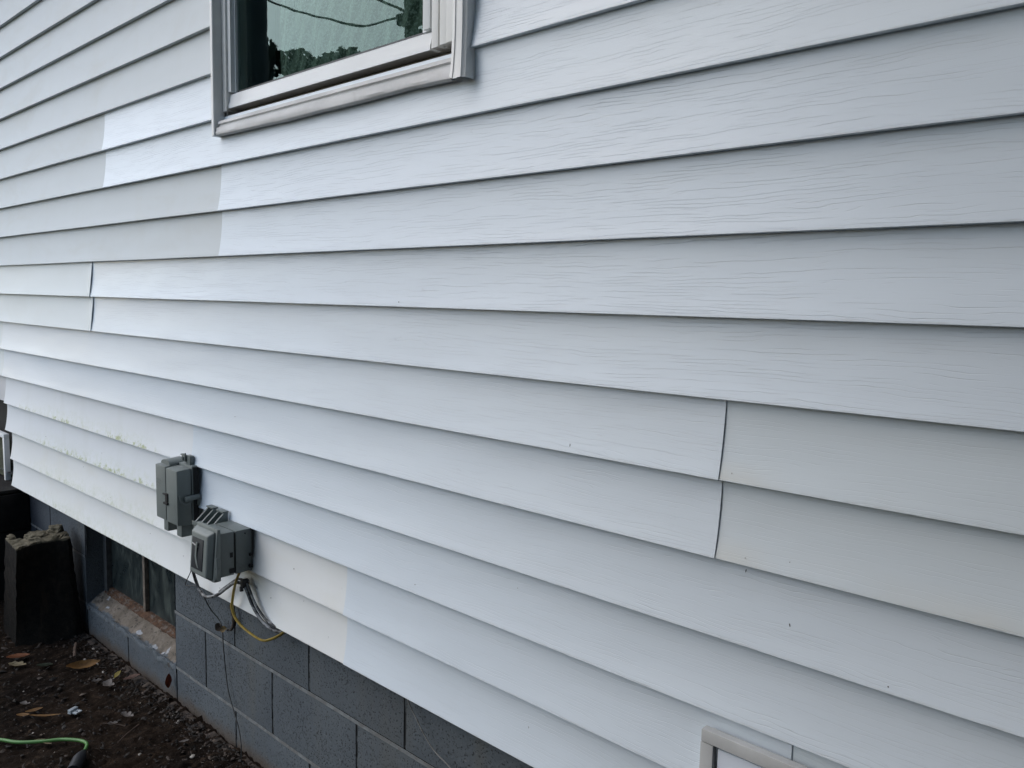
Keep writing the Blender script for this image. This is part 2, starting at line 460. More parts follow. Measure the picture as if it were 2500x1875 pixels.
def prism(bm, pts, axis, a, b, mi=0, bev=0.0):
    """pts: 2-D outline; extruded along axis from a to b"""
    def mk(p, t):
        return {'x': (t, p[0], p[1]), 'y': (p[0], t, p[1]), 'z': (p[0], p[1], t)}[axis]
    A = [bm.verts.new(mk(p, a)) for p in pts]
    B = [bm.verts.new(mk(p, b)) for p in pts]
    fs = [bm.faces.new(A), bm.faces.new(B[::-1])]
    n = len(pts)
    for i in range(n):
        fs.append(bm.faces.new((A[i], B[i], B[(i + 1) % n], A[(i + 1) % n])))
    for f in fs:
        f.material_index = mi
    if bev:
        ed = list({e for f in fs for e in f.edges})
        r = bmesh.ops.bevel(bm, geom=ed, offset=bev, segments=2, profile=0.6, affect='EDGES')
        for f in r['faces']:
            f.material_index = mi
    bmesh.ops.recalc_face_normals(bm, faces=bm.faces[:])

def spline(pts, n=8):
    P = [Vector(p) for p in pts]
    P = [P[0] * 2 - P[1]] + P + [P[-1] * 2 - P[-2]]
    out = []
    for i in range(1, len(P) - 2):
        for k in range(n):
            t = k / n
            out.append(0.5 * ((2 * P[i]) + (-P[i - 1] + P[i + 1]) * t + (2 * P[i - 1] - 5 * P[i] + 4 * P[i + 1] - P[i + 2]) * t * t + (-P[i - 1] + 3 * P[i] - 3 * P[i + 1] + P[i + 2]) * t ** 3))
    out.append(P[-2])
    return out

def tube(bm, pts, r, n=10, mi=0, smooth=8, rf=None, flat=1.0):
    pts = spline(pts, smooth) if smooth > 1 else [Vector(p) for p in pts]
    rings = []
    up = Vector((0, 0, 1))
    t0 = (pts[1] - pts[0]).normalized()
    if abs(t0.dot(up)) > 0.95:
        up = Vector((1, 0, 0))
    nrm = (up - t0 * up.dot(t0)).normalized()
    for i, p in enumerate(pts):
        t = (pts[min(i + 1, len(pts) - 1)] - pts[max(i - 1, 0)]).normalized()
        nrm = (nrm - t * nrm.dot(t)).normalized()
        b = t.cross(nrm)
        rr = r * (rf(i / (len(pts) - 1)) if rf else 1)
        rings.append([bm.verts.new(p + nrm * (math.cos(2 * math.pi * k / n) * rr) + b * (math.sin(2 * math.pi * k / n) * rr * flat)) for k in range(n)])
    for a, c in zip(rings, rings[1:]):
        for k in range(n):
            f = bm.faces.new((a[k], a[(k + 1) % n], c[(k + 1) % n], c[k]))
            f.material_index = mi
    for rg in (rings[0][::-1], rings[-1]):
        f = bm.faces.new(rg)
        f.material_index = mi

def fb(x, y, z=0.0, o=4):
    return noise.fractal(Vector((x, y, z)), 0.6, 2.0, o)

# ---------------------------------------------------------------- ground
def build_ground():
    xs = [-90, -50, -30, -20, -14, -10, -8, -7, -6, -5.4, -5, -4.7] + [-4.5 + i * 0.009 for i in range(int(2.9 / 0.009))] + [-1.55, -1.4, -1.2, -0.9, -0.5, 0, 1, 2, 4, 7, 12, 20, 40, 80]
    ys = [-90, -50, -30, -20, -14, -10, -7, -5, -4, -3, -2.3, -1.8, -1.5, -1.3, -1.15] + [-1.05 + i * 0.009 for i in range(int(1.09 / 0.009))] + [0.05, 0.2, 1, 3, 5, 8, 14, 25, 60, 100]
    nx, ny = len(xs), len(ys)
    vs = []
    for y in ys:
        for x in xs:
            h = 0.0
            if -4.6 < x < -1.5 and -1.2 < y < 0.06:
                h = 0.010 * fb(x * 4, y * 3, 1.0, 3)
                h += 0.009 * fb(x * 26, y * 9, 5.0, 5)
                c = fb(x * 60, y * 40, 9.0, 4)
                h += 0.006 * c
                w = max(0.0, 1 - abs(y + 0.005) / 0.09)      # crumbs heaped against the wall
                h += w * (0.006 + 0.014 * max(0, fb(x * 13, 3.3, 2.0, 4)))
                r = max(0.0, min(1, (x + 2.9) / 0.5)) * max(0, min(1, (y + 0.5) / 0.3))
                h += r * 0.008 * max(0, fb(x * 45, y * 45, 3.3, 3))
                edge = min(1, (x + 4.6) / 0.2, (-1.5 - x) / 0.1, (y + 1.2) / 0.1)
                h *= max(0, edge)
            elif abs(x) > 8 or y < -6:
                h = 0.05 * fb(x * 0.2, y * 0.2, 0, 2)
            vs.append((x, y, GZ + h))
    fs = [(j * nx + i, j * nx + i + 1, (j + 1) * nx + i + 1, (j + 1) * nx + i) for j in range(ny - 1) for i in range(nx - 1)]
    tag(mesh_obj('ground', vs, fs, MAT['soil'], None, True, 180), kind='structure')
build_ground()

# ---------------------------------------------------------------- the house
house = root('house', 'white vinyl sided house on a grey painted block foundation', 'house', (-2.0, 0.0, GZ))

def course_profile():
    out = []
    for i in range(9):
        t = i / 8
        out.append((-0.001 - 0.0142 * t ** 2.0, E * (1 - t) + (0.004 if i == 0 else 0) + (0.0022 if i == 8 else 0), t))
    out += [(-0.0154, 0.0008, 1.0), (-0.0145, 0.0, 1.0), (-0.0085, -0.0002, 1.0), (-0.003, 0.0008, 1.0), (0.0008, 0.0045, 1.0)]
    return out
PROF = course_profile()

def wav(x, k):
    return 0.0016 * noise.noise(Vector((x * 0.8, k * 0.11, 4.0))) + 0.0004 * noise.noise(Vector((x * 2.3, k * 1.9, 8.0)))

def siding(k0, k1, xa, xb, mat, off=0.0, endl=0.0, endr=0.0, label=None, step=0.028):
    """one vinyl panel covering courses k0..k1 between xa and xb; off lifts it over its neighbour"""
    n = max(2, int((xb - xa) / step))
    xs = [xa + (xb - xa) * i / n for i in range(n + 1)]
    if endl or endr:
        xs = sorted(set(xs + [xa + d for d in (0.004, 0.01, 0.018)] + [xb - d for d in (0.004, 0.01, 0.018)]))
    vs, fs = [], []
    rows = []
    for k in range(k0, k1 + 1):
        for q, (y, dz, t) in enumerate(PROF):
            rows.append((k, y, dz, t))
    m = len(xs)
    for (k, y, dz, t) in rows:
        zb = lip(k)
        for x in xs:
            yy = y + wav(x, k) * (0.35 + 0.65 * t) - off
            belly = 0.0013 * noise.noise(Vector((x * 3.1, k * 2.7, 1.0))) * math.sin(math.pi * min(1, t))
            lz = 0.0007 * noise.noise(Vector((x * 1.7, k * 5.1, 3.0)))
            if endl:
                yy -= endl * math.exp(-((x - xa) / 0.035) ** 2) * (0.25 + math.sin(math.pi * min(t, 1)))
            if endr:
                yy -= endr * math.exp(-((x - xb) / 0.035) ** 2) * (0.25 + math.sin(math.pi * min(t, 1)))
            vs.append((x, yy - belly, zb + dz + lz))
    for j in range(len(rows) - 1):
        for i in range(m - 1):
            a = j * m + i
            fs.append((a, a + m, a + m + 1, a + 1))
    # cut ends: the thickness of the sheet
    for i in (0, m - 1):
        base = len(vs)
        for j in range(len(rows)):
            x, y, z = vs[j * m + i]
            vs.append((x, y + 0.0016, z))
        for j in range(len(rows) - 1):
            f = (j * m + i, (j + 1) * m + i, base + j + 1, base + j)
            fs.append(f if i else f[::-1])
    o = mesh_obj('siding_panel', vs, fs, MAT[mat], house, True, 30)
    if label:
        o['label'] = label
    return o

XL, XR = -7.0, 3.2
WX0, WX1 = -2.150, -1.160          # window rough edges for the cut courses
L_OLD = 'greyish weathered smooth siding panel'
# courses numbered from the reference lip downward; each panel is two courses high
for k0 in (-5, -3, -1, 1, 3):
    if k0 >= -2:
        siding(k0, k0 + 1, XL, WX0, 'old', label=L_OLD)
        siding(k0, k0 + 1, WX1, XR, 'new', 0.0)
    else:
        siding(k0, k0 + 1, XL, WX0, 'old')
        siding(k0, k0 + 1, WX1, XR, 'new')
siding(5, 5, XL, WX0, 'old', label=L_OLD)
siding(5, 5, WX1, XR, 'new')
siding(6, 6, XL, -2.975, 'old', label='dull grey smooth siding panel')
siding(7, 7, XL, -2.975, 'old', label='dull grey smooth siding panel')
siding(6, 6, -2.985, WX0, 'newpale', 0.0016, label='bright newer siding strip left of the window')
siding(6, 6, WX1, XR, 'new')
siding(7, 7, -2.985, XR, 'newpale', 0.0016)
siding(8, 9, XL, -2.150, 'old', label='dull grey stained siding panel')
siding(8, 9, -2.165, XR, 'new', 0.0016)
siding(10, 11, -3.160, XR, 'new')
siding(10, 11, XL, -3.142, 'oldbright', 0.0020, endr=0.0030, label='siding panel whose bowed end stands off its neighbour')
siding(12, 13, -4.25, -0.571, 'new', 0.0018, endr=0.0008, label='long grained siding panel with lapped end')
siding(12, 13, XL, -4.235, 'oldbright')
siding(12, 13, -0.590, XR, 'oldcream', label='smooth yellowed worn siding panel')
siding(14, 15, -4.245, -2.355, 'lowleft', label='chalky siding panel with green algae')
siding(14, 15, -2.370, XR, 'new', 0.0016)
siding(16, 17, -4.185, -1.550, 'cream', label='chalky cream bottom siding panel')
siding(16, 17, -1.567, -0.433, 'new', 0.0022)
siding(16, 17, -0.445, XR, 'oldcream', label='smooth yellowed siding beside the hatch')

# walls behind the siding
bm = bmesh.new()
for (x0, x1, z0, z1) in ((XL, -2.14, 0.72, 3.55), (-1.165, XR, 0.72, 3.55), (-2.14, -1.165, 0.72, 2.055), (-2.14, -1.165, 3.18, 3.55)):
    if x0 == XL:
        box(bm, -4.22, x1, 0.006, 0.16, z0, z1)
        box(bm, XL, -4.22, 0.006, 0.16, 1.06, z1)
    else:
        box(bm, x0, x1, 0.006, 0.16, z0, z1)
box(bm, XL, XL + 0.15, 0.162, 6.0, GZ, 3.55)
box(bm, XR - 0.15, XR, 0.162, 6.0, GZ, 3.55)
box(bm, XL, XR, 6.0, 6.15, GZ, 3.55)
bm_obj('wall_core', bm, MAT['soffit'], house)
bm = bmesh.new()
box(bm, XL - 0.3, XR + 0.3, -0.34, 6.4, 3.552, 3.60)
box(bm, XL - 0.3, XR + 0.3, -0.36, -0.341, 3.54, 3.72)
bm_obj('eave', bm, MAT['soffit'], house)
bm = bmesh.new()
prism(bm, [(-0.42, 3.722), (6.5, 3.722), (3.05, 5.6)], 'x', XL - 0.35, XR + 0.35)
bm_obj('roof', bm, MAT['shingle'], house)

# ---- foundation of painted blocks
def build_foundation():
    bm = bmesh.new()
    CH = 0.2032
    BL = 0.4064
    xj0, xj1 = -2.197, -2.388
    ox0, ox1 = -3.4154, -2.6034
    g = 0.0045
    FY = 0.030
    def jit(x, z, a=0.0012):
        return a * noise.noise(Vector((x * 9, z * 9, 0)))
    def patch(x0, x1, z0, z1, y, mi, nx, nz, chip=0.0):
        gv = []
        for j in range(nz + 1):
            row = []
            for i in range(nx + 1):
                x = x0 + (x1 - x0) * i / nx
                z = z0 + (z1 - z0) * j / nz
                ed = min(x - x0, x1 - x, z - z0, z1 - z)
                yy = y + jit(x, z) + (0.0022 if (ed < 1e-6 and mi == 0) else 0)
                xx = x + (0.0012 * noise.noise(Vector((x * 70, z * 70, 5))) if mi == 0 else 0)
                row.append(bm.verts.new((xx, yy, z)))
            gv.append(row)
        for j in range(nz):
            for i in range(nx):
                f = bm.faces.new((gv[j][i], gv[j][i + 1], gv[j + 1][i + 1], gv[j + 1][i]))
                f.material_index = mi
        return gv
    zb = [0.701, 0.4978, 0.2946, 0.0914, -0.1118]
    for r in range(4):
        zt, zl = zb[r], zb[r + 1]
        off = xj0 if r in (0, 2) else xj1
        if r == 1: off = xj1
        n0 = int((XL - off) / BL) - 1
        x = off + n0 * BL
        while x < XR:
            a, b = x + g, x + BL - g
            xa, xb = max(a, XL), min(b, XR)
            segs = [(xa, xb)]
            if r in (0, 1):
                segs = []
                if xa < ox0: segs.append((xa, min(xb, ox0)))
                if xb > ox1: segs.append((max(xa, ox1), xb))
            for (p, q) in segs:
                if q - p > 0.01:
                    patch(p, q, zl + g, zt - g, FY, 0, max(2, int((q - p) / 0.03)), 7)
                    if q == b:
                        if not (r in (0, 1) and ox0 <= q < ox1 - 0.02):
                            patch(q - 0.001, q + 2 * g + 0.001, zl + g, zt - g, FY + 0.0045, 2, 1, 8)
            x += BL
        # bed joint below this course
        for (p, q) in (((XL, ox0), (ox1, XR)) if r in (0, 1) else ((XL, XR),)):
            patch(p, q, zl - g - 0.001, zl + g + 0.001, FY - 0.0006 if r != 1 else FY + 0.001, 1, int((q - p) / 0.05), 1)
    patch(ox0, ox1, 0.2946 - g - 0.001, 0.2946 + g + 0.001, FY + 0.0008, 0, 26, 1)
    # reveals of the window opening
    for (xx, s) in ((ox0, 1), (ox1, -1)):
        v = [bm.verts.new(p) for p in ((xx, FY + 0.001, 0.28), (xx, 0.2, 0.28), (xx, 0.2, 0.74), (xx, FY + 0.001, 0.74))]
        f = bm.faces.new(v if s < 0 else v[::-1])
        f.material_index = 0
    # top plate so that nothing shows through above
    v = [bm.verts.new(p) for p in ((XL, 0.004, 0.712), (XR, 0.004, 0.712), (XR, 0.2, 0.712), (XL, 0.2, 0.712))]
    bm.faces.new(v).material_index = 2
    bmesh.ops.recalc_face_normals(bm, faces=[f for f in bm.faces if f.material_index == 99])
    o = bm_obj('foundation', bm, [MAT['block'], MAT['bed'], MAT['groove']], house, True, 50)
    return o
build_foundation()

# footing edge beside the wall
bm = bmesh.new()
n = 330
prev = None
for i in range(n + 1):
    x = -4.3 + 2.9 * i / n
    w = 0.040 + 0.014 * fb(x * 6, 1, 0, 3)
    hh = GZ + 0.010 + 0.006 * fb(x * 14, 4, 0, 4)
    c = [bm.verts.new((x, 0.029, GZ - 0.006)), bm.verts.new((x, 0.020 + 0.003 * fb(x * 30, 0, 0, 2), hh)), bm.verts.new((x, 0.022 - w * 0.7, hh - 0.002 + 0.003 * fb(x * 30, 8, 0, 3))), bm.verts.new((x, 0.02 - w, GZ - 0.012))]
    if prev:
        for a in range(3):
            bm.faces.new((prev[a], prev[a + 1], c[a + 1], c[a]))
    prev = c
MAT['footing'] = plain('soiled_mortar_footing', (0.060, 0.045, 0.034), 0.9, 0.4, 45, 0.8, 0.004, dark=(0.012, 0.009, 0.007), thr=(0.48, 0.6), dfac=0.9)
bm_obj('footing', bm, MAT['footing'], house, True, 60)

# ---- basement window
bm = bmesh.new()
prism(bm, [(-3.4152, 0.30), (-3.4152, 0.74), (-2.6036, 0.74), (-2.6036, 0.30), (-2.640, 0.30), (-2.640, 0.71), (-3.380, 0.71), (-3.380, 0.30)], 'y', 0.100, 0.135, bev=0.002)
bw = bm_obj('basement_window', bm, MAT['steel'], house)
bw['label'] = 'dark steel basement window in the block wall'
bm = bmesh.new()
prism(bm, [(0.094, 0.322), (0.094, 0.336), (0.106, 0.340), (0.108, 0.352), (0.132, 0.354), (0.132, 0.30), (0.098, 0.30)], 'x', -3.400, -2.604)
bm_obj('rusty_rail', bm, MAT['rust'], bw)
bm = bmesh.new()
box(bm, -3.041, -3.022, 0.105, 0.132, 0.353, 0.74, 0.002)
bm_obj('mullion', bm, MAT['brownsteel'], bw)
for (a, b) in ((-3.381, -3.042), (-3.021, -2.639)):
    bm = bmesh.new()
    box(bm, a, b, 0.121, 0.125, 0.350, 0.74)
    bm_obj('pane', bm, MAT['pane'], bw)
# broken mortar ledge
nx, ny = 220, 26
vs = []
for j in range(ny + 1):
    for i in range(nx + 1):
        x = -3.4154 + 0.812 * i / nx
        t = j / ny
        y = 0.026 + 0.076 * t
        z = 0.292 + 0.042 * t + 0.0048 * fb(x * 22, y * 30, 1, 5)
        if t < 0.35:
            z += (0.35 - t) / 0.35 * (0.012 * fb(x * 13, 7, 0, 5) - 0.003)
        if j == 0:
            z -= 0.012; y += 0.003
        vs.append((x, y, z))
fs = [(j * (nx + 1) + i, j * (nx + 1) + i + 1, (j + 1) * (nx + 1) + i + 1, (j + 1) * (nx + 1) + i) for j in range(ny) for i in range(nx)]
o = mesh_obj('window_ledge', vs, fs, MAT['mortar'], house, True, 60)
o['label'] = 'sloping broken mortar ledge with flaking paint'

# ---- the window above
WZ1 = 3.16
bm = bmesh.new()
# recessed frame channels left and right of the sash, head, and grimy recess below
box(bm, -2.146, -2.126, -0.006, 0.06, 2.105, WZ1, 0.001)
for (a, b, y) in ((-1.282, -1.272, 0.022), (-1.272, -1.252, -0.006), (-1.252, -1.243, 0.014), (-1.243, -1.222, -0.010), (-1.222, -1.196, -0.012)):
    box(bm, a, b - 0.0006, y, 0.062, 2.112, WZ1, 0.001)
box(bm, -1.198, -1.176, -0.014, 0.06, 2.075, WZ1, 0.001)
box(bm, -2.146, -1.170, -0.006, 0.06, WZ1 + 0.001, WZ1 + 0.05)
win = bm_obj('window', bm, MAT['trim'], house)
win['label'] = 'white framed window high in the siding'
bm = bmesh.new()
box(bm, -2.146, -1.17, 0.030, 0.10, 2.04, 2.1105)
box(bm, -2.146, -1.17, -0.008, 0.0295, 2.040, 2.074)
bm_obj('grimy_recess', bm, MAT['ledge'], win)
# sash
bm = bmesh.new()
prism(bm, [(0.000, 2.1125), (0.000, 2.122), (0.003, 2.128), (0.006, 2.150), (0.016, 2.156), (0.040, 2.156), (0.040, 2.1125)], 'x', -2.1255, -1.2835)
box(bm, -2.1255, -2.110, 0.0, 0.04, 2.1565, WZ1, 0.0015)
box(bm, -2.110, -2.104, 0.012, 0.04, 2.1565, WZ1)
box(bm, -1.305, -1.2835, -0.001, 0.04, 2.1565, WZ1, 0.0015)
box(bm, -1.318, -1.3055, 0.010, 0.04, 2.1565, WZ1)
bm_obj('sash', bm, MAT['sash'], win)
bm = bmesh.new()
box(bm, -2.104, -1.318, 0.0165, 0.021, 2.1562, 2.1605)
box(bm, -1.3215, -1.318, 0.0165, 0.021, 2.1605, WZ1)
bm_obj('gasket', bm, MAT['gasket'], win)
vs = [(-2.104, 0.02, 2.156), (-1.318, 0.02, 2.156), (-1.318, 0.02, WZ1), (-2.104, 0.02, WZ1)]
vs += [(x, y + 0.006, z) for x, y, z in vs]
fs = [(0, 1, 2, 3), (5, 4, 7, 6), (0, 4, 5, 1), (2, 6, 7, 3), (1, 5, 6, 2), (0, 3, 7, 4)]
mesh_obj('glass_pane', vs, fs, MAT['glass'], win, False)
# added sheet inside; its bands and tone stand in for the pane's sky reflection
nx, nz = 160, 4
vs = []
for j in range(nz + 1):
    for i in range(nx + 1):
        x = -1.95 + 0.72 * i / nx
        vs.append((x, 0.055 + 0.004 * math.sin(x * 90) + 0.003 * math.sin(x * 41 + j), 2.12 + 1.1 * j / nz))
fs = [(j * (nx + 1) + i, j * (nx + 1) + i + 1, (j + 1) * (nx + 1) + i + 1, (j + 1) * (nx + 1) + i) for j in range(nz) for i in range(nx)]
mesh_obj('reflection_sheet', vs, fs, MAT['reflection_sheet'], win, True, 180)
bm = bmesh.new()
box(bm, -2.6, -0.7, 0.9, 0.95, 1.4, 3.4)
box(bm, -2.6, -0.7, 0.17, 0.95, 1.36, 1.4)
bm_obj('dark_room', bm, MAT['darkgap'], win)
# outer trims
bm = bmesh.new()
prism(bm, [(-2.163, 0.0), (-2.163, -0.031), (-2.160, -0.033), (-2.149, -0.033), (-2.147, -0.031), (-2.1465, 0.0)], 'z', 2.036, WZ1 + 0.04)
o = bm_obj('side_trim', bm, MAT['trim'], win, True, 30)
bm = bmesh.new()
# right trim, ribbed, flaring at its tail
pr = [(-1.176, -0.003), (-1.186, -0.026), (-1.184, -0.030), (-1.176, -0.031), (-1.175, -0.029), (-1.168, -0.029), (-1.166, -0.031), (-1.156, -0.0305), (-1.154, -0.027), (-1.149, -0.024), (-1.1475, 0.0)]
lv = [(WZ1 + 0.04, 0, 0), (2.30, 0, 0), (2.12, 0.0, 0.0), (2.08, 0.001, -0.002), (2.045, 0.003, -0.005), (2.028, 0.005, -0.008)]
rows = []
for (z, dx, dy) in lv:
    rows.append([bm.verts.new((x + dx * (1 if x > -1.17 else 0.1), y + dy, z + (0.006 if x < -1.18 and z < 2.04 else 0))) for (x, y) in pr])
for a, b in zip(rows, rows[1:]):
    for i in range(len(pr) - 1):
        bm.faces.new((a[i], a[i + 1], b[i + 1], b[i]))
bmesh.ops.recalc_face_normals(bm, faces=bm.faces[:])
o = bm_obj('side_trim', bm, MAT['trim'], win, True, 30)
o['label'] = 'right trim strip flaring at its lower end'
# sill trim: stepped profile, sagging slightly in the middle
bm = bmesh.new()
pr = [(-0.004, 2.0795), (-0.021, 2.0765), (-0.0225, 2.068), (-0.0175, 2.066), (-0.0185, 2.060), (-0.0265, 2.0575), (-0.0275, 2.050), (-0.0285, 2.0435), (-0.0275, 2.0385), (-0.023, 2.036), (-0.004, 2.0385)]
n = 60
rows = []
for i in range(n + 1):
    x = -2.1455 + (2.1455 - 1.187) * i / n
    t = i / n
    fl = max(0, (t - 0.86) / 0.14)
    sag = -0.004 * math.sin(math.pi * t) + 0.0012 * fb(x * 7, 0, 0, 2)
    row = []
    for (y, z) in pr:
        lowp = max(0.0, (2.062 - z) / 0.026)
        row.append(bm.verts.new((x, y - 0.004 * fl * lowp - 0.0015 * fb(x * 5, z * 90, 0, 2), z + sag * lowp - 0.007 * fl * lowp)))
    rows.append(row)
for a, b in zip(rows, rows[1:]):
    for i in range(len(pr) - 1):
        bm.faces.new((a[i], b[i], b[i + 1], a[i + 1]))
bmesh.ops.recalc_face_normals(bm, faces=bm.faces[:])
bm_obj('sill_trim', bm, MAT['dirtytrim'], win, True, 25)

# ---- hatch at the lower right
bm = bmesh.new()
box(bm, -0.572, -0.05, -0.030, -0.0142, 0.883, 0.904, 0.0012)
box(bm, -0.5735, -0.551, -0.029, -0.0142, 0.50, 0.8815, 0.0012)
box(bm, -0.05, -0.026, -0.029, -0.0142, 0.50, 0.905, 0.002)
box(bm, -0.548, -0.0515, -0.029, -0.0142, 0.476, 0.50, 0.002)
ht = bm_obj('access_hatch', bm, MAT['beige'], house)
ht['label'] = 'beige framed hatch in the bottom siding'
bm = bmesh.new()
box(bm, -0.5485, -0.545, -0.018, -0.0135, 0.502, 0.880, mi=1)
box(bm, -0.545, -0.053, -0.024, -0.0135, 0.502, 0.878, 0.002)
bm_obj('hatch_panel', bm, [MAT['hatch'], MAT['darkgap']], ht)

# ---- white framed vent set into the gap at the far left
bm = bmesh.new()
box(bm, -4.95, -4.315, -0.004, 0.02, 0.878, 0.898, 0.002)
box(bm, -4.337, -4.315, -0.004, 0.02, 0.66, 0.877, 0.002)
vt = bm_obj('vent_frame', bm, MAT['trim'], house)
vt['label'] = 'white vent frame in the opening at far left'
bm = bmesh.new()
box(bm, -4.95, -4.338, 0.010, 0.03, 0.68, 0.877)
bm_obj('vent_board', bm, MAT['moss'], vt)
bm = bmesh.new()
box(bm, -5.2, -4.19, 0.12, 0.14, 0.60, 1.07)
bm_obj('vent_recess', bm, MAT['darkgap'], vt)

# ---- specks of dirt stuck to the siding
bm = bmesh.new()
sp = [(-0.871, 1.329, 8, 2), (-0.523, 1.176, 7, 2.2), (-0.446, 1.111, 7, 2), (-0.3, 1.068, 3, 3), (-0.96, 0.742, 6, 1.6), (-1.361, 1.584, 3, 3), (-0.66, 2.15, 4, 2.5), (-1.80, 0.86, 6, 3), (-1.76, 0.78, 3, 2), (-3.0, 0.80, 6, 3), (-3.02, 0.83, 3, 2), (-2.7, 0.76, 3, 3), (-3.3, 0.90, 4, 3), (-2.45, 0.74, 4, 3), (-2.2, 0.70, 4, 4), (-1.98, 0.72, 3, 3), (-1.3, 0.95, 3, 2), (-1.0, 1.02, 2, 2), (-3.7, 0.97, 5, 3), (-2.1, 1.24, 2.4, 2.4), (-2.0, 0.755, 14, 4), (-2.03, 0.715, 4, 4), (-1.92, 0.745, 4, 5), (-0.55, 1.33, 2, 2), (-0.45, 1.21, 2, 2), (-0.52, 1.20, 2, 2), (-2.3, 0.76, 5, 4), (-2.12, 0.70, 4, 4)]
for (x, z, a, b) in sp:
    k = math.ceil((Z0 - z) / E)
    t = (lip(k - 1) - z) / E
    y = -0.001 - 0.0142 * t ** 2.0 - 0.0045
    r = bmesh.ops.create_icosphere(bm, subdivisions=1, radius=1.0)
    ang = random.uniform(0.6, 1.5)
    for v in r['verts']:
        c = v.co.copy()
        c.x *= b * 0.0004; c.y *= 0.0008; c.z *= a * 0.00045
        c *= 1 + 0.3 * noise.noise(v.co * 3 + Vector((x * 9, z, 0)))
        xx = c.x * math.cos(ang - 0.9) - c.z * math.sin(ang - 0.9)
        zz = c.x * math.sin(ang - 0.9) + c.z * math.cos(ang - 0.9)
        v.co = Vector((x + xx, y + c.y + 0.002, z + zz))
o = bm_obj('dirt_speck', bm, MAT['dirt'], house)
tag(o, kind='stuff')

# ---------------------------------------------------------------- telephone box
tb = root('telephone_box', 'tall grey two-lid telephone junction box on the lower siding', 'junction box', (-2.395, -0.013, 0.87))
bm = bmesh.new()
box(bm, -2.478, -2.322, -0.034, -0.0128, 0.872, 1.062, 0.003)
bm_obj('back_plate', bm, MAT['greybox'], tb)
def lid(x0, x1, z0, z1, parent, name, arch):
    bm = bmesh.new()
    def tp(v):
        if v.co.y < -0.05:
            v.co.z += -0.004 if v.co.z > 1.0 else 0.004
            if abs(v.co.x - (-2.322)) < 0.004: v.co.x -= 0.003
            if abs(v.co.x - (-2.478)) < 0.004: v.co.x += 0.003
    box(bm, x0, x1, -0.080, -0.035, z0, z1, 0.005, taper=tp)
    return bm_obj(name, bm, MAT['greybox'], parent)
l1 = lid(-2.474, -2.405, 0.878, 1.058, tb, 'lid', True)
l2 = lid(-2.4015, -2.324, 0.876, 1.056, tb, 'lid', False)
bm = bmesh.new()     # domed hood over the left lid
n = 12
A, B = [], []
for i in range(n + 1):
    a = math.pi * i / n
    x = -2.4375 - 0.030 * math.cos(a)
    z = 1.056 + 0.014 * math.sin(a)
    A.append(bm.verts.new((x, -0.064, z))); B.append(bm.verts.new((x, -0.014, z + 0.004)))
for i in range(n):
    bm.faces.new((A[i], A[i + 1], B[i + 1], B[i]))
bm.faces.new(A[::-1]); bm.faces.new(B)
bm_obj('hood', bm, MAT['greybox'], tb)
bm = bmesh.new()     # latch with broken tab, seam jog
box(bm, -2.402, -2.386, -0.0835, -0.0796, 0.944, 0.972, 0.001)
box(bm, -2.410, -2.384, -0.086, -0.0796, 0.936, 0.943, 0.001)
box(bm, -2.416, -2.392, -0.085, -0.0796, 0.966, 0.970, 0.0008)
parts('latch', bm, MAT['darkgap'], tb)
bm = bmesh.new()     # embossed lettering worn to faint bars
for i in range(3):
    for j in range(4 - i):
        box(bm, -2.466 + j * 0.011, -2.459 + j * 0.011, -0.0806, -0.0798, 1.006 - i * 0.010 - j * 0.001, 1.0095 - i * 0.010 - j * 0.001)
box(bm, -2.365, -2.342, -0.0806, -0.0798, 0.898, 0.900)
parts('embossing', bm, MAT['greybox'], tb)
bm = bmesh.new()     # horizontal barrel on the side
tube(bm, [(-2.317, -0.058, 0.962), (-2.317, -0.04, 0.964), (-2.317, -0.014, 0.966)], 0.0085, 12, 0, 1)
tube(bm, [(-2.317, -0.016, 0.962), (-2.317, -0.0155, 0.95), (-2.317, -0.0155, 0.938)], 0.0055, 10, 0, 1)
bm_obj('barrel', bm, MAT['greybox'], tb)
bm = bmesh.new()
tube(bm, [(-2.322, -0.074, 0.975), (-2.320, -0.070, 0.955), (-2.317, -0.058, 0.947), (-2.315, -0.044, 0.948), (-2.316, -0.04, 0.955)], 0.0018, 6)
bm_obj('wire_loop', bm, MAT['greybox'], tb)
for (a, b) in ((-2.462, -2.432), (-2.372, -2.340)):
    bm = bmesh.new()
    box(bm, a, b, -0.062, -0.020, 0.838, 0.879, 0.002)
    bm_obj('cable_port', bm, MAT['greybox'], tb)
bm = bmesh.new()     # mounting ear on top
box(bm, -2.372, -2.342, -0.030, -0.0145, 1.060, 1.090, 0.002)
box(bm, -2.385, -2.362, -0.036, -0.0302, 1.070, 1.094, 0.002)
tube(bm, [(-2.375, -0.040, 1.080), (-2.375, -0.0365, 1.080)], 0.006, 8, 0, 1)
tube(bm, [(-2.392, -0.034, 1.090), (-2.36, -0.034, 1.096)], 0.002, 6, 0, 1)
bm_obj('mounting_ear', bm, MAT['greybox2'], tb)
bm = bmesh.new()     # black strip against the wall at the right
box(bm, -2.3225, -2.3195, -0.030, -0.0135, 0.885, 1.058)
bm_obj('dark_strip', bm, MAT['darkgap'], tb)

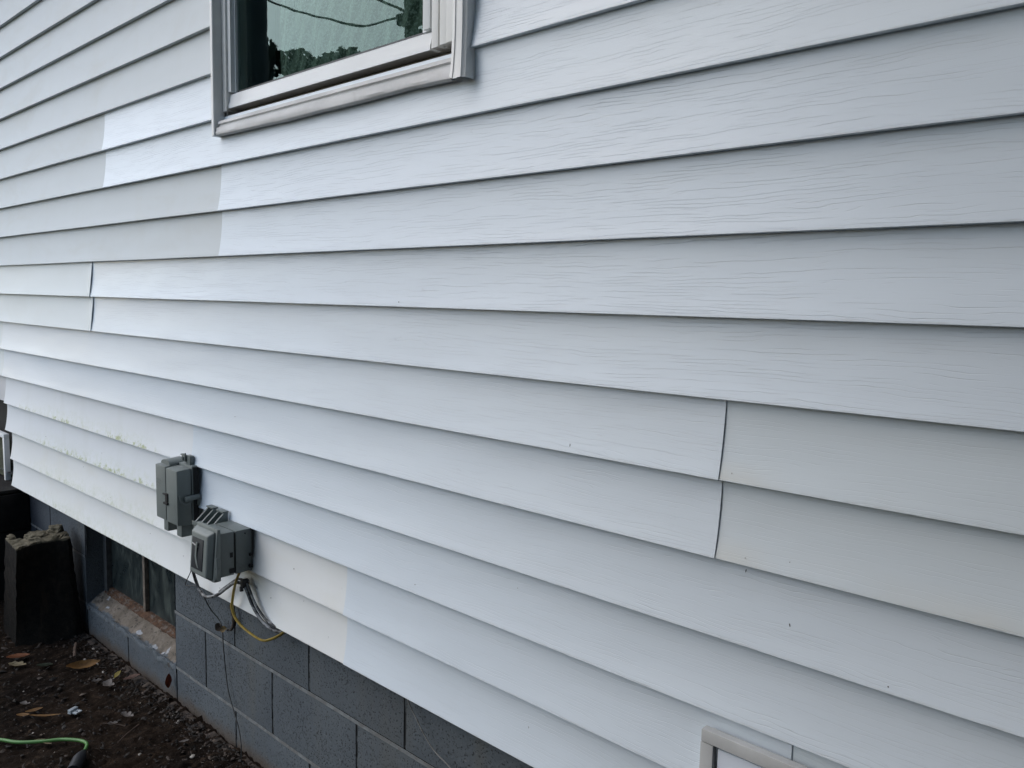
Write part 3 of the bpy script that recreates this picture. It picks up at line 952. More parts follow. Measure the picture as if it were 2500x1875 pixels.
# ---------------------------------------------------------------- cable bracket
cb = root('cable_bracket', 'ribbed grey bracket box tucked between the two utility boxes', 'bracket', (-2.19, -0.013, 0.82))
bm = bmesh.new()
box(bm, -2.232, -2.125, -0.076, -0.0135, 0.80, 0.916, 0.002)
box(bm, -2.235, -2.122, -0.079, -0.0755, 0.905, 0.918, 0.001)
bm_obj('bracket_body', bm, MAT['greybox2'], cb)
for i in range(4):
    x = -2.228 + i * 0.031
    bm = bmesh.new()
    prism(bm, [(-0.072, 0.9165), (-0.020, 0.9165), (-0.020, 0.952), (-0.030, 0.953)], 'x', x, x + 0.006)
    bm_obj('rib', bm, MAT['greybox2'], cb)
bm = bmesh.new()
box(bm, -2.230, -2.190, -0.036, -0.018, 0.9525, 0.957, 0.001)
box(bm, -2.170, -2.128, -0.036, -0.018, 0.9525, 0.957, 0.001)
parts('top_strap', bm, MAT['greybox2'], cb)

# ---------------------------------------------------------------- outlet box
ob = root('outlet_box', 'square grey outlet box with a clear bubble cover above the cables', 'outlet box', (-2.06, -0.013, 0.80))
bm = bmesh.new()
box(bm, -2.118, -2.008, -0.0625, -0.0128, 0.806, 0.930, 0.002)
bm_obj('rear_box', bm, MAT['greybox2'], ob)
bm = bmesh.new()
box(bm, -2.114, -2.011, -0.0675, -0.0625, 0.810, 0.926)
bm_obj('seam', bm, MAT['darkgap'], ob)
bm = bmesh.new()
box(bm, -2.118, -2.008, -0.108, -0.0677, 0.806, 0.931, 0.002)
bm_obj('front_box', bm, MAT['greybox2'], ob)
bm = bmesh.new()     # rim of the cover
def tp(v):
    v.co.y -= 0.012 * (0.95 - v.co.z) / 0.15 if v.co.y < -0.113 else 0.0
box(bm, -2.123, -2.004, -0.118, -0.1085, 0.797, 0.946, 0.004, taper=tp)
bm_obj('cover_rim', bm, MAT['greybox'], ob)
def bub(pad, y0, y1, bev):
    bm = bmesh.new()
    def tp(v):
        if v.co.y < (y0 + y1) / 2:
            v.co.x += 0.008 if v.co.x < -2.06 else -0.010
            v.co.z += 0.010 if v.co.z < 0.87 else -0.012
        v.co.y -= 0.011 * (0.95 - v.co.z) / 0.15
    box(bm, -2.119 + pad, -2.010 - pad, y0, y1, 0.801 + pad, 0.940 - pad, bev, taper=tp, seg=3)
    return bm
bm_obj('bubble_cover', bub(0, -0.138, -0.1195, 0.005), MAT['greybox'], ob)
bm = bmesh.new()
def tp2(v):
    v.co.y -= 0.011 * (0.95 - v.co.z) / 0.15
box(bm, -2.100, -2.038, -0.1400, -0.1382, 0.826, 0.914, 0.0006, taper=tp2)
bm_obj('dark_window', bm, MAT['gasket'], ob)
bm = bmesh.new()
prism(bm, [(-2.068, 0.905), (-2.060, 0.902), (-2.066, 0.882), (-2.069, 0.862), (-2.063, 0.840), (-2.056, 0.828), (-2.062, 0.828), (-2.073, 0.842), (-2.078, 0.862), (-2.074, 0.884)], 'y', -0.1487, -0.146, bev=0.0004)
bm_obj('molded_curve', bm, MAT['greybox'], ob)
bm = bmesh.new()     # worn raised warning marks, unreadable
for i in range(6):
    box(bm, -2.098 + i * 0.006, -2.0945 + i * 0.006, -0.1445, -0.1415, 0.893 - i * 0.001, 0.8975 - i * 0.001)
parts('raised_mark', bm, MAT['trim'], ob)
bm = bmesh.new()     # rim blocks and hinge on the right
for z in (0.852, 0.822):
    box(bm, -2.0075, -2.001, -0.126, -0.112, z - 0.013, z + 0.013, 0.001)
tube(bm, [(-2.001, -0.124, 0.808), (-2.001, -0.121, 0.868)], 0.003, 8, 0, 1)
bm_obj('hinge', bm, MAT['greybox'], ob)
bm = bmesh.new()
box(bm, -2.0075, -2.0062, -0.082, -0.068, 0.812, 0.826)
box(bm, -2.0075, -2.0062, -0.080, -0.072, 0.858, 0.872)
tube(bm, [(-2.008, -0.034, 0.919), (-2.0058, -0.034, 0.919)], 0.002, 8, 0, 1)
parts('screw_slot', bm, MAT['darkgap'], ob)
bm = bmesh.new()
box(bm, -2.0075, -2.002, -0.024, -0.0132, 0.816, 0.826, 0.001)
box(bm, -2.0075, -2.003, -0.022, -0.0132, 0.850, 0.858, 0.001)
parts('mounting_lug', bm, MAT['darkgap'], ob)

# ---------------------------------------------------------------- cables on the wall
def cable(name, label, cat, pts, r, mat, base=None, group=None, flat=1.0, rf=None, n=8):
    bm = bmesh.new()
    tube(bm, pts, r, n, 0, 8, rf, flat)
    o = bm_obj(name, bm, MAT[mat], None, True, 60)
    rebase(o, base or pts[0])
    return tag(o, label, cat, group)
cable('yellow_cable', 'yellow flat cable hanging in a loop below the outlet box', 'cable',
      [(-2.035, -0.030, 0.812), (-2.052, -0.038, 0.77), (-2.078, -0.034, 0.722), (-2.086, -0.034, 0.672), (-2.044, -0.036, 0.642), (-1.968, -0.034, 0.628), (-1.915, -0.034, 0.630), (-1.884, -0.026, 0.642), (-1.858, -0.010, 0.660), (-1.848, 0.006, 0.680), (-1.846, 0.012, 0.70)], 0.0034, 'yellowc', flat=1.6)
gc = [(-2.240, -0.070, 0.812), (-2.262, -0.068, 0.785), (-2.274, -0.060, 0.748), (-2.282, -0.048, 0.712), (-2.262, -0.045, 0.684), (-2.222, -0.045, 0.675), (-2.165, -0.038, 0.696), (-2.118, -0.034, 0.728), (-2.072, -0.030, 0.756), (-2.035, -0.026, 0.758), (-2.012, -0.026, 0.740), (-1.985, -0.027, 0.712), (-1.950, -0.026, 0.686), (-1.908, -0.022, 0.668), (-1.870, -0.009, 0.662), (-1.854, 0.006, 0.676), (-1.85, 0.014, 0.70)]
cable('grey_cable', 'grey cable with black patches snaking under the outlet box', 'cable', gc, 0.0048, 'greyc')
gc2 = [(p[0] + 0.004, p[1] + 0.004, p[2] + 0.010) for p in gc[6:]]
cable('grey_cable', 'thinner grey cable lying along the upper side of the thicker one', 'cable', gc2, 0.0036, 'greyc')
bm = bmesh.new()
box(bm, -2.036, -2.022, -0.036, -0.014, 0.752, 0.776, 0.003)
box(bm, -2.033, -2.026, -0.040, -0.030, 0.742, 0.756, 0.002)
tag(rebase(bm_obj('cable_clip', bm, MAT['blackw'], None), (-2.029, -0.014, 0.76)), 'black clip pinning the grey cables to the bottom siding', 'clip')
cable('thin_wire', 'thin dark wire bent in a hook left of the outlet box', 'wire',
      [(-2.300, -0.045, 0.785), (-2.312, -0.045, 0.742), (-2.352, -0.045, 0.690), (-2.357, -0.045, 0.677), (-2.340, -0.043, 0.678), (-2.285, -0.044, 0.694)], 0.0014, 'blackw', n=6)
cable('thin_wire', 'short black wire poking from under the telephone box', 'wire',
      [(-2.330, -0.030, 0.842), (-2.322, -0.034, 0.825), (-2.300, -0.040, 0.800), (-2.292, -0.042, 0.792)], 0.0016, 'blackw', n=6)
cable('dangling_wire', 'long thin dark wire dangling down the block wall to the soil', 'wire',
      [(-2.262, -0.040, 0.678), (-2.275, -0.006, 0.610), (-2.262, 0.012, 0.578), (-2.240, 0.014, 0.552), (-2.240, 0.016, 0.50), (-2.232, 0.018, 0.42), (-2.216, 0.018, 0.352), (-2.176, 0.016, 0.295), (-2.148, 0.014, 0.257), (-2.128, 0.010, 0.215), (-2.118, 0.004, 0.165), (-2.115, 0.0, 0.150)], 0.0018, 'thinw', n=6)
cable('pale_wire', 'pale thin wire slanting down the blocks under the bottom siding', 'wire',
      [(-1.362, 0.018, 0.700), (-1.352, 0.012, 0.650), (-1.322, 0.012, 0.614), (-1.285, 0.012, 0.578), (-1.255, 0.014, 0.556), (-1.201, 0.012, 0.540), (-1.13, 0.012, 0.50), (-1.06, 0.012, 0.44), (-1.02, 0.012, 0.33), (-1.01, 0.0, 0.17)], 0.0013, 'whitew', n=6)

# shrivelled clump caught on the dangling wire, and hanging dead tendril
MAT['deadleaf'] = plain('dead_leaf', (0.16, 0.115, 0.045), 0.7, 0.5, 60, 0.3)
MAT['rot'] = plain('dark_rotten_leaf', (0.035, 0.026, 0.018), 0.8, 0.5, 80, 0.4)
def leafmesh(L, Wd, curl, seed, n=9, lobes=0, thick=0.0006):
    """a curved blade with a midrib; returns a bmesh around the origin, lying along +x"""
    rnd = random.Random(seed)
    bm = bmesh.new()
    rows = []
    for i in range(n + 1):
        t = i / n
        w = Wd * math.sin(math.pi * min(1, t * 0.94 + 0.04)) ** 0.8
        if lobes:
            w *= 0.45 + 0.55 * abs(math.sin(t * math.pi * lobes))
        a = curl * (t - 0.5)
        cx = L * (t - 0.5) * (1 - 0.1 * abs(curl))
        cz = L * 0.5 * curl * (t - 0.5) ** 2 + 0.001
        row = []
        for s in (-1, -0.5, 0, 0.5, 1):
            lift = 0.6 * curl * abs(s) * w
            row.append(bm.verts.new((cx + rnd.uniform(-1, 1) * L * 0.012, s * w + rnd.uniform(-1, 1) * Wd * 0.06, cz + lift + rnd.uniform(0, 1) * Wd * 0.08)))
        rows.append(row)
    for a, b in zip(rows, rows[1:]):
        for i in range(4):
            bm.faces.new((a[i], b[i], b[i + 1], a[i + 1]))
    bmesh.ops.solidify(bm, geom=bm.faces[:], thickness=thick)
    return bm
def leaf(label, loc, L, Wd, rot, mat, curl=0.6, seed=1, tilt=0.0, lobes=0, roll=0.0, name='fallen_leaf', group='leaves fallen on the soil by the wall', cat='leaf'):
    o = bm_obj(name, leafmesh(L, Wd, curl, seed, lobes=lobes), MAT[mat], None, True, 70)
    o.location = loc
    o.rotation_euler = (R(roll), R(tilt), R(rot))
    return tag(o, label, cat, group)
MAT['orange'] = plain('orange_brown_leaf', (0.20, 0.065, 0.018), 0.55, 0.3, 60, 0.2)
MAT['ochre'] = plain('ochre_leaf', (0.24, 0.125, 0.035), 0.6, 0.3, 60, 0.2)
MAT['tan'] = plain('pale_tan_leaf', (0.27, 0.225, 0.13), 0.6, 0.35, 60, 0.2, dark=(0.06, 0.05, 0.02), thr=(0.5, 0.65))
MAT['palegrey'] = plain('bleached_grey_leaf', (0.24, 0.215, 0.195), 0.7, 0.35, 60, 0.3)
MAT['pinkbrown'] = plain('pinkish_brown_leaf', (0.15, 0.085, 0.062), 0.6, 0.25, 60, 0.2)
MAT['yel'] = plain('yellow_leaf', (0.30, 0.24, 0.03), 0.5, 0.2, 60, 0.1)
MAT['dkgreen'] = plain('dark_green_leaf', (0.010, 0.022, 0.008), 0.5, 0.3, 60, 0.1)
MAT['redbrown'] = plain('red_brown_leaf', (0.12, 0.035, 0.015), 0.45, 0.4, 50, 0.2)
g = GZ + 0.012
leaf('flat orange brown leaf at the left edge of the soil', (-3.347, -0.247, g), 0.085, 0.020, 62, 'orange', 0.5, 1)
leaf('ragged pale tan leaf just below the orange brown leaf', (-3.27, -0.272, g), 0.075, 0.022, 40, 'tan', 0.7, 2, lobes=2.5)
leaf('dark green leaf, barely visible, right of the ragged tan leaf', (-3.20, -0.200, g), 0.06, 0.014, 55, 'dkgreen', 0.4, 3)
leaf('long curled leaf with pale rim near the basement ledge', (-3.09, -0.102, g + 0.004), 0.125, 0.017, 66, 'ochre', 1.0, 4, roll=38)
leaf('crumpled bleached grey leaf beside the yellow scrap', (-2.872, -0.092, g), 0.06, 0.018, 20, 'palegrey', 1.1, 5, lobes=1.5, roll=20)
leaf('bleached grey leaf, the more shrivelled left one of the pair by the yellow scrap', (-2.93, -0.115, g), 0.038, 0.012, 70, 'palegrey', 1.2, 6, lobes=2)
leaf('small bright yellow leaf scrap by the wall', (-2.906, -0.048, g + 0.012), 0.034, 0.011, 100, 'yel', 0.8, 7, tilt=-35)
leaf('pinkish brown leaf touching the footing', (-2.852, -0.020, g + 0.008), 0.062, 0.016, 60, 'pinkbrown', 0.6, 8, tilt=-12)
leaf('ochre leaf, upper one of the two above the green cord', (-2.867, -0.337, g), 0.055, 0.010, 78, 'ochre', 0.6, 9)
leaf('shorter ochre leaf left of its twin above the green cord', (-2.861, -0.372, g), 0.045, 0.010, 45, 'ochre', 0.5, 10)
leaf('bleached crinkled leaf above the two ochre leaves', (-2.935, -0.345, g), 0.040, 0.012, 40, 'palegrey', 1.0, 11, lobes=1.5)
leaf('narrow ochre blade pointing to the white clip', (-2.80, -0.325, g + 0.004), 0.10, 0.006, 48, 'ochre', 0.3, 12)
leaf('small grey leaf fragment at the left edge below the ragged tan leaf', (-3.16, -0.385, g), 0.024, 0.009, 30, 'palegrey', 0.8, 13)
leaf('bleached leaf tangle near the lower twig', (-2.60, -0.14, g + 0.003), 0.060, 0.016, 20, 'palegrey', 1.2, 14, lobes=3)
leaf('second bleached leaf left of the twig, lying flat', (-2.592, -0.19, g), 0.036, 0.011, 60, 'palegrey', 1.1, 15, lobes=2)
leaf('pale straw blade lying against the green cord', (-2.655, -0.385, g + 0.004), 0.032, 0.004, 55, 'tan', 0.2, 16)
leaf('pale straw blade just in front of the green cord', (-2.62, -0.375, g + 0.002), 0.030, 0.004, 35, 'tan', 0.2, 17)
leaf('pale leaf shred near the footing at the bottom of the frame', (-2.324, -0.077, g + 0.004), 0.032, 0.006, 75, 'palegrey', 0.5, 18)
leaf('red brown leaf stuck upright against the block wall', (-2.618, 0.012, 0.245), 0.056, 0.013, 8, 'redbrown', 0.5, 19, tilt=-86, roll=0, group='leaves caught on the wall and wire')
leaf('yellowish withered leaf caught on the dangling wire', (-2.205, 0.004, 0.562), 0.030, 0.010, 20, 'deadleaf', 1.0, 20, tilt=-20, roll=60, group='leaves caught on the wall and wire')
leaf('dark withered leaf caught left of the yellowish one on the wire', (-2.236, 0.006, 0.560), 0.036, 0.012, 10, 'rot', 1.2, 21, tilt=30, roll=70, group='leaves caught on the wall and wire')
cable('dead_tendril', 'thick dead brown tendril hanging from the siding onto the blocks', 'plant tendril',
      [(-2.190, 0.018, 0.672), (-2.180, 0.012, 0.640), (-2.168, 0.014, 0.615), (-2.166, 0.014, 0.590), (-2.180, 0.012, 0.568), (-2.200, 0.010, 0.560)], 0.0045, 'rot', rf=lambda t: 0.5 + 1.1 * math.sin(math.pi * t) ** 2 + 0.2 * math.sin(t * 40))

# ---------------------------------------------------------------- things on the soil
cord = root('extension_cord', 'bright green extension cord lying on the soil', 'extension cord', (-2.55, -0.32, GZ))
bm = bmesh.new()
tube(bm, [(-3.0, -0.66, 0.178), (-2.86, -0.545, 0.178), (-2.749, -0.469, 0.179), (-2.692, -0.436, 0.180), (-2.640, -0.384, 0.182), (-2.605, -0.340, 0.184), (-2.559, -0.306, 0.186), (-2.524, -0.296, 0.188), (-2.500, -0.302, 0.188), (-2.482, -0.316, 0.186)], 0.0052, 10)
bm_obj('cord', bm, MAT['green'], cord)
bm = bmesh.new()
tube(bm, [(-2.484, -0.314, 0.186), (-2.470, -0.325, 0.186), (-2.452, -0.338, 0.187), (-2.425, -0.356, 0.188), (-2.392, -0.378, 0.188)], 0.010, 12, 0, 4, rf=lambda t: 0.55 + 1.35 * min(1, t * 1.8))
bm_obj('plug', bm, MAT['plug'], cord)

clip = root('plastic_clip', 'small white plastic clip dropped on the soil', 'clip', (-2.763, -0.246, GZ))
def rotz(bm, ang, cx, cy):
    bmesh.ops.rotate(bm, verts=bm.verts[:], cent=(cx, cy, 0), matrix=Matrix.Rotation(R(ang), 3, 'Z'))
bm = bmesh.new()
for i in range(4):
    box(bm, -2.776 + i * 0.0035, -2.7735 + i * 0.0035, -0.262, -0.232, 0.178, 0.190, 0.001)
box(bm, -2.777, -2.764, -0.262, -0.232, 0.176, 0.181, 0.001)
rotz(bm, 22, -2.763, -0.246)
bm_obj('clip_jaw', bm, MAT['clip'], clip)
bm = bmesh.new()
box(bm, -2.763, -2.742, -0.258, -0.248, 0.178, 0.183, 0.001)
box(bm, -2.763, -2.742, -0.244, -0.234, 0.178, 0.183, 0.001)
box(bm, -2.763, -2.759, -0.248, -0.244, 0.178, 0.183)
box(bm, -2.746, -2.742, -0.248, -0.244, 0.178, 0.183)
rotz(bm, 22, -2.763, -0.246)
bm_obj('slotted_tab', bm, MAT['clip'], clip)

for (lab, pts, r) in (
    ('thin bent twig lying below the bleached leaf tangle', [(-2.525, -0.132, 0.182), (-2.512, -0.160, 0.180), (-2.490, -0.195, 0.179), (-2.470, -0.222, 0.178)], 0.0018),
    ('straight stick lying near the old concrete block', [(-3.30, -0.055, 0.186), (-3.245, -0.078, 0.190), (-3.18, -0.102, 0.186)], 0.006),
    ('fine dry stalk lying left of the twig', [(-2.62, -0.21, 0.180), (-2.585, -0.185, 0.181), (-2.55, -0.165, 0.180)], 0.0012)):
    cable('twig', lab, 'twig', pts, r, 'bark', group='twigs on the soil')

bm = bmesh.new()
rnd = random.Random(3)
for (x, y, r) in ((-2.231, -0.095, 0.0065), (-2.36, -0.05, 0.003)):
    pass
def pebble(label, loc, r, seed):
    bm = bmesh.new()
    q = bmesh.ops.create_icosphere(bm, subdivisions=2, radius=r)
    for v in q['verts']:
        v.co *= 1 + 0.45 * noise.noise(v.co * (1.2 / r) + Vector((seed, 0, 0)))
        v.co.z *= 0.7
    o = bm_obj('pebble', bm, MAT['rubble'], None)
    o.location = loc
    tag(o, label, 'pebble', 'pale pebbles on the soil')
pebble('round white pebble near the bottom edge of the soil', (-2.231, -0.095, g + 0.002), 0.0075, 1)
pebble('small pale pebble right of the green cord plug', (-2.36, -0.20, g), 0.0045, 2)

# crumbs, chips and leaf litter: nobody could count them
def litter():
    rnd = random.Random(11)
    vs, fs, fm = [], [], []
    N = 5200
    for i in range(N):
        if rnd.random() < 0.42:
            y = 0.012 - abs(rnd.gauss(0, 0.05))
        else:
            y = rnd.uniform(-0.62, 0.01)
        x = rnd.uniform(-4.1, -1.75)
        big = rnd.random() ** 3
        s = 0.0014 + 0.0065 * big
        z = GZ + 0.010 * fb(x * 4, y * 3, 1.0, 3) + 0.009 * fb(x * 26, y * 9, 5.0, 5) + 0.006 * fb(x * 60, y * 40, 9.0, 4) + s * 0.3 + 0.002
        w = max(0.0, 1 - abs(y + 0.005) / 0.09)
        z += w * (0.006 + 0.014 * max(0, fb(x * 13, 3.3, 2.0, 4)))
        a = rnd.uniform(0, 6.28)
        n = rnd.choice((4, 5, 6))
        el = rnd.choice((1, 1.4, 2.4, 4.5 if big < 0.3 else 1.5))
        tx, ty = rnd.uniform(-0.5, 0.5), rnd.uniform(-0.5, 0.5)
        b = len(vs)
        for k in range(n):
            t = 6.283 * k / n
            rr = s * rnd.uniform(0.6, 1.1)
            u, v = rr * math.cos(t) * el, rr * math.sin(t)
            px, py = u * math.cos(a) - v * math.sin(a), u * math.sin(a) + v * math.cos(a)
            vs.append((x + px, y + py, z + px * tx + py * ty))
        vs.append((x, y, z + s * rnd.uniform(0.25, 0.9)))
        vs.append((x, y, z - s * 0.5))
        q = rnd.random()
        mi = 0 if q < 0.62 else (1 if q < 0.90 else (2 if q < 0.978 else 3))
        for k in range(n):
            fs.append((b + k, b + (k + 1) % n, b + n)); fm.append(mi)
            fs.append((b + (k + 1) % n, b + k, b + n + 1)); fm.append(mi)
    MAT['l0'] = plain('dark_crumb', (0.012, 0.009, 0.006), 0.8, 0.3, 30, 0)
    MAT['l1'] = plain('brown_crumb', (0.028, 0.019, 0.013), 0.8, 0.4, 30, 0)
    MAT['l2'] = plain('light_brown_crumb', (0.075, 0.055, 0.04), 0.8, 0.4, 30, 0)
    MAT['l3'] = plain('pale_chip', (0.34, 0.31, 0.27), 0.7, 0.3, 30, 0)
    o = mesh_obj('leaf_litter', vs, fs, [MAT['l0'], MAT['l1'], MAT['l2'], MAT['l3']], None, False, fm=fm)
    tag(o, 'dark crumbs, chips and leaf litter scattered over the soil', 'leaf litter', kind='stuff')
litter()

# ---------------------------------------------------------------- old concrete block standing on end
def old_block():
    top = [(-3.424, -0.216), (-3.628, -0.198), (-3.63, -0.165), (-3.555, -0.176), (-3.545, -0.155), (-3.589, -0.141), (-3.60, -0.105), (-3.59, -0.056), (-3.592, -0.030), (-3.56, -0.010), (-3.500, -0.006), (-3.445, -0.012), (-3.438, -0.026), (-3.461, -0.073), (-3.468, -0.129), (-3.452, -0.180)]
    bot = [(-3.503, -0.212), (-3.70, -0.200), (-3.70, -0.16), (-3.62, -0.16), (-3.60, -0.13), (-3.62, -0.12), (-3.64, -0.10), (-3.64, -0.05), (-3.62, 0.0), (-3.57, 0.015), (-3.48, 0.015), (-3.405, 0.010), (-3.402, -0.018), (-3.425, -0.07), (-3.448, -0.13), (-3.480, -0.180)]
    bm = bmesh.new()
    nz = 22
    n = len(top)
    # densify outline
    def dens(P, m=5):
        out = []
        for i in range(len(P)):
            a, b = Vector(P[i]), Vector(P[(i + 1) % len(P)])
            for k in range(m):
                out.append(a.lerp(b, k / m))
        return out
    T, B = dens(top), dens(bot)
    rows = []
    for j in range(nz + 1):
        t = j / nz
        z = 0.150 + (0.583 - 0.150) * t
        row = []
        for i, (a, b) in enumerate(zip(B, T)):
            p = a.lerp(b, t)
            d = 0.0035 * fb(p.x * 30, p.y * 30, z * 30, 4)
            zz = z + (0.006 * fb(p.x * 40, p.y * 40, 3, 4) if j == nz else 0)
            row.append(bm.verts.new((p.x + d, p.y + d, zz)))
        rows.append(row)
    m = len(T)
    for j in range(nz):
        for i in range(m):
            bm.faces.new((rows[j][i], rows[j][(i + 1) % m], rows[j + 1][(i + 1) % m], rows[j + 1][i]))
    f = bm.faces.new(rows[-1])
    r = bmesh.ops.triangulate(bm, faces=[f])
    es = list({e for q in r['faces'] for e in q.edges})
    s = bmesh.ops.subdivide_edges(bm, edges=es, cuts=3, use_grid_fill=True)
    for v in bm.verts:
        if v.co.z > 0.575:
            h = 0.005 * fb(v.co.x * 45, v.co.y * 45, 7, 4)
            if v.co.y > -0.13 and v.co.x < -3.47:
                h += 0.010
            v.co.z += h
    bmesh.ops.recalc_face_normals(bm, faces=bm.faces[:])
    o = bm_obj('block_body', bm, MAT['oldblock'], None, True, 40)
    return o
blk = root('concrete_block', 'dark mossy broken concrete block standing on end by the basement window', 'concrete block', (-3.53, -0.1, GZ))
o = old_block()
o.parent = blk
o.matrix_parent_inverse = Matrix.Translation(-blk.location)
def lump(name, c, s, seed, hole=False):
    bm = bmesh.new()
    r = bmesh.ops.create_icosphere(bm, subdivisions=4, radius=1.0)
    for v in bm.verts:
        d = v.co.copy()
        k = 1 + 0.35 * fb(d.x * 1.6 + seed, d.y * 1.6, d.z * 1.6, 4)
        if hole:
            a = (d - Vector((0.75, -0.55, 0.35))).length
            k -= 0.55 * max(0, 1 - a / 0.55)
        v.co = Vector((c[0] + d.x * s[0] * k, c[1] + d.y * s[1] * k, c[2] + d.z * s[2] * k))
    return bm_obj(name, bm, MAT['oldblock'], blk, True, 60)
lump('mortar_lump', (-3.545, -0.035, 0.600), (0.040, 0.026, 0.018), 3.0, True)
lump('mortar_lump', (-3.535, -0.110, 0.590), (0.045, 0.040, 0.012), 7.0)
lump('mortar_lump', (-3.600, -0.183, 0.588), (0.030, 0.012, 0.007), 9.0)

# ---------------------------------------------------------------- near-black timber skirt added to fill and shade the far left corner
sk = root('added_timber_skirt', 'near-black timber skirt added to fill and shade the far left corner', 'timber skirt', (-4.2, -0.5, GZ))
for i in range(3):
    bm = bmesh.new()
    z0 = 0.13 + i * 0.175
    box(bm, -4.13, -4.09 + 0.004 * i, -1.3, 0.026, z0, z0 + 0.170, 0.003)
    bm_obj('plank', bm, MAT['plank'], sk)
bm = bmesh.new()
box(bm, -4.20, -4.134, -0.06, 0.024, 0.13, 0.655, 0.003)
box(bm, -4.20, -4.134, -1.3, -1.2, 0.13, 0.655, 0.003)
parts('post', bm, MAT['plank'], sk)
bm = bmesh.new()
box(bm, -6.4, -4.09, -1.32, 0.024, 0.656, 0.672, 0.003)
bm_obj('deck_board', bm, MAT['plank'], sk)

# ---------------------------------------------------------------- what the window pane mirrors
up = root('utility_pole', 'vine covered utility pole mirrored in the right of the window pane', 'utility pole', (-16.6, -12.5, GZ))
bm = bmesh.new()
tube(bm, [(-16.0, -12.5, GZ - 0.2), (-16.0, -12.5, 6), (-16.0, -12.5, 12.5)], 0.17, 12, 0, 1)
bm_obj('pole', bm, MAT['pole'], up)
bm = bmesh.new()
box(bm, -17.0, -15.0, -12.62, -12.50, 11.6, 11.75)
box(bm, -16.35, -15.9, -12.7, -12.3, 8.55, 8.80)
parts('crossarm', bm, MAT['pole'], up)
def leaves(name, pts, size, mat, parent, seed):
    rnd = random.Random(seed)
    vs, fs = [], []
    for p in pts:
        a, b = rnd.uniform(0, 6.28), rnd.uniform(-1, 1)
        u = Vector((math.cos(a), math.sin(a), b * 0.6)).normalized()
        v = u.orthogonal().normalized()
        s = size * rnd.uniform(0.6, 1.3)
        k = len(vs)
        p = Vector(p)
        vs += [p - u * s, p + v * s * 0.5, p + u * s, p - v * s * 0.5]
        fs.append((k, k + 1, k + 2, k + 3))
    return mesh_obj(name, vs, fs, mat, parent, False)
rnd = random.Random(5)
pts = []
for i in range(1500):
    z = rnd.uniform(1, 9.6)
    w = 0.30 + 0.28 * noise.noise(Vector((0, 0, z * 1.3)))
    a = rnd.uniform(0, 6.28)
    pts.append((-16.0 + 0.25 + math.cos(a) * rnd.uniform(0.1, w), -12.5 + math.sin(a) * rnd.uniform(0.1, w), z))
leaves('vine', pts, 0.11, MAT['leafgreen'], up, 1)
def wire(label, pts):
    bm = bmesh.new()
    tube(bm, pts, 0.032, 6)
    o = bm_obj('overhead_wire', bm, MAT['blackw'], None)
    rebase(o, pts[0])
    tag(o, label, 'overhead wire', 'overhead wires mirrored in the window pane')
wire('overhead wire with a deep sag, the lower one in the window pane', [(-16.0, -12.4, 8.75), (-18.1, -12.5, 8.95), (-20.4, -12.6, 9.75), (-22.6, -12.7, 10.6), (-27, -13, 12.6)])
wire('overhead wire running steeply up from the pole, the upper one in the window pane', [(-16.0, -12.4, 8.8), (-17.9, -12.4, 9.75), (-20, -12.4, 11.2), (-24, -12.5, 14.0)])

def tree(label, x, y, h, cr_, seed, n=3400, ls=0.16, tr=0.22, grp='trees behind the yard mirrored in the window pane'):
    t = root('tree', label, 'tree', (x, y, GZ), grp)
    rnd = random.Random(seed)
    bm = bmesh.new()
    tube(bm, [(x, y, GZ - 0.1), (x + 0.1, y, h * 0.3), (x, y + 0.1, h * 0.6), (x, y, h * 0.85)], tr, 10, 0, 4, rf=lambda q: 1 - 0.8 * q)
    for i in range(6):
        a = i * 1.05 + seed
        z = h * rnd.uniform(0.35, 0.6)
        tube(bm, [(x, y, z), (x + math.cos(a) * cr_ * 0.4, y + math.sin(a) * cr_ * 0.4, z + h * 0.12), (x + math.cos(a) * cr_ * 0.75, y + math.sin(a) * cr_ * 0.75, z + h * 0.25)], tr * 0.36, 6, 0, 3, rf=lambda q: 1 - 0.8 * q)
    bm_obj('trunk', bm, MAT['treebark'], t)
    cl = [(x + rnd.uniform(-1, 1) * cr_ * 0.75, y + rnd.uniform(-1, 1) * cr_ * 0.75, h * rnd.uniform(0.5, 0.92)) for _ in range(26)]
    pts = []
    for i in range(n):
        c = rnd.choice(cl)
        r = cr_ * 0.30 * rnd.random() ** 0.4
        d = Vector((rnd.gauss(0, 1), rnd.gauss(0, 1), rnd.gauss(0, 1))).normalized() * r
        pts.append((c[0] + d.x, c[1] + d.y, c[2] + d.z * 0.8))
    leaves('crown', pts, ls, MAT['leafgreen'], t, seed)
tree('bushy tree between the pole and the huge trunk', -18.7, -11.2, 8.7, 1.7, 2, 8000, 0.11)
tree('low broad tree right beside the utility pole', -16.8, -13.6, 6.2, 2.2, 4)

# ---------------------------------------------------------------- unseen shed added right of the camera to dim the wall
sh = root('shade_shed', 'dark unseen shed added out of frame on the right to dim the wall', 'shed', (2.2, -2.0, GZ))
bm = bmesh.new()
box(bm, 0.42, 2.9, -3.9, -0.20, GZ, 3.2)
bm_obj('wall', bm, MAT['neigh'], sh, False)
bm = bmesh.new()
prism(bm, [(0.36, 3.202), (3.0, 3.202), (1.7, 4.0)], 'y', -4.0, -0.18)
bm_obj('roof', bm, MAT['shingle'], sh, False)

tree('unseen leafy tree added behind the camera to shade the right end of the wall', -0.3, -3.0, 6.4, 2.3, 9, 12000, 0.11, 0.10, None)  # added tree, never in view, casting soft shade on the wall

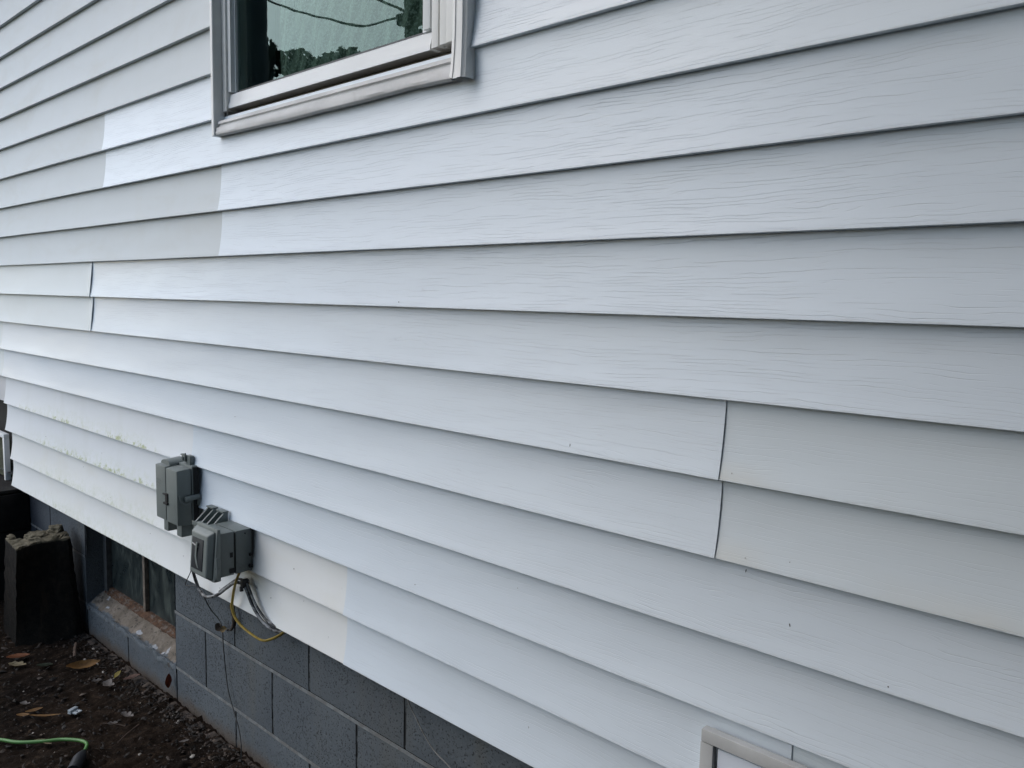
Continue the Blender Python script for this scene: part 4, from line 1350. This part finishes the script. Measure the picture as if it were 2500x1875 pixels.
bt = root('big_tree', 'huge dark trunked tree mirrored as the dark band at the left of the window pane', 'tree', (-16.85, -8.0, GZ), 'trees behind the yard mirrored in the window pane')
bm = bmesh.new()
tube(bm, [(-16.85, -8.0, GZ - 0.1), (-16.83, -8.0, 3.0), (-16.87, -8.0, 6.5), (-16.85, -8.0, 10.0), (-16.8, -8.0, 13.0)], 0.80, 28, 0, 6, rf=lambda t: 1.1 - 0.18 * t)
for v in bm.verts:
    a = math.atan2(v.co.y + 8.0, v.co.x + 16.85)
    k = 1 + 0.045 * math.sin(a * 9 + 0.8 * math.sin(v.co.z)) + 0.02 * noise.noise(v.co * 2.0)
    v.co.x = -16.85 + (v.co.x + 16.85) * k
    v.co.y = -8.0 + (v.co.y + 8.0) * k
for i in range(7):
    a = i * 0.9
    tube(bm, [(-16.8, -8.0, 10 + i * 0.35), (-16.8 + math.cos(a) * 1.6, -8 + math.sin(a) * 1.6, 11.5 + i * 0.35), (-16.8 + math.cos(a) * 3.2, -8 + math.sin(a) * 3.2, 13 + i * 0.3)], 0.22, 8, 0, 3, rf=lambda q: 1 - 0.8 * q)
bm_obj('trunk', bm, MAT['neigh'], bt)
rnd = random.Random(21)
pts = []
cl = [(-16.8 + rnd.uniform(-3, 3), -8 + rnd.uniform(-3, 3), rnd.uniform(11.5, 15.5)) for _ in range(24)]
for i in range(3500):
    c = rnd.choice(cl)
    d = Vector((rnd.gauss(0, 1), rnd.gauss(0, 1), rnd.gauss(0, 1))).normalized() * 1.1 * rnd.random() ** 0.4
    pts.append((c[0] + d.x, c[1] + d.y, c[2] + d.z))
leaves('crown', pts, 0.2, MAT['leafgreen'], bt, 30)

# ---------------------------------------------------------------- unseen board fence added behind the camera to cut low sky light
fn = root('shade_fence', 'tall dark unseen fence added behind the camera to block low sky light', 'fence', (0.0, -2.5, GZ))
for i in range(12):
    bm = bmesh.new()
    x = -1.25 + i * 0.142
    box(bm, x, x + 0.138, -2.52, -2.50, GZ, 2.15 + 0.01 * math.sin(i * 3.1), 0.003)
    bm_obj('fence_board', bm, MAT['neigh'], fn)
bm = bmesh.new()
box(bm, -1.25, 0.42, -2.56, -2.521, 0.6, 0.68)
bm_obj('rail', bm, MAT['neigh'], fn)
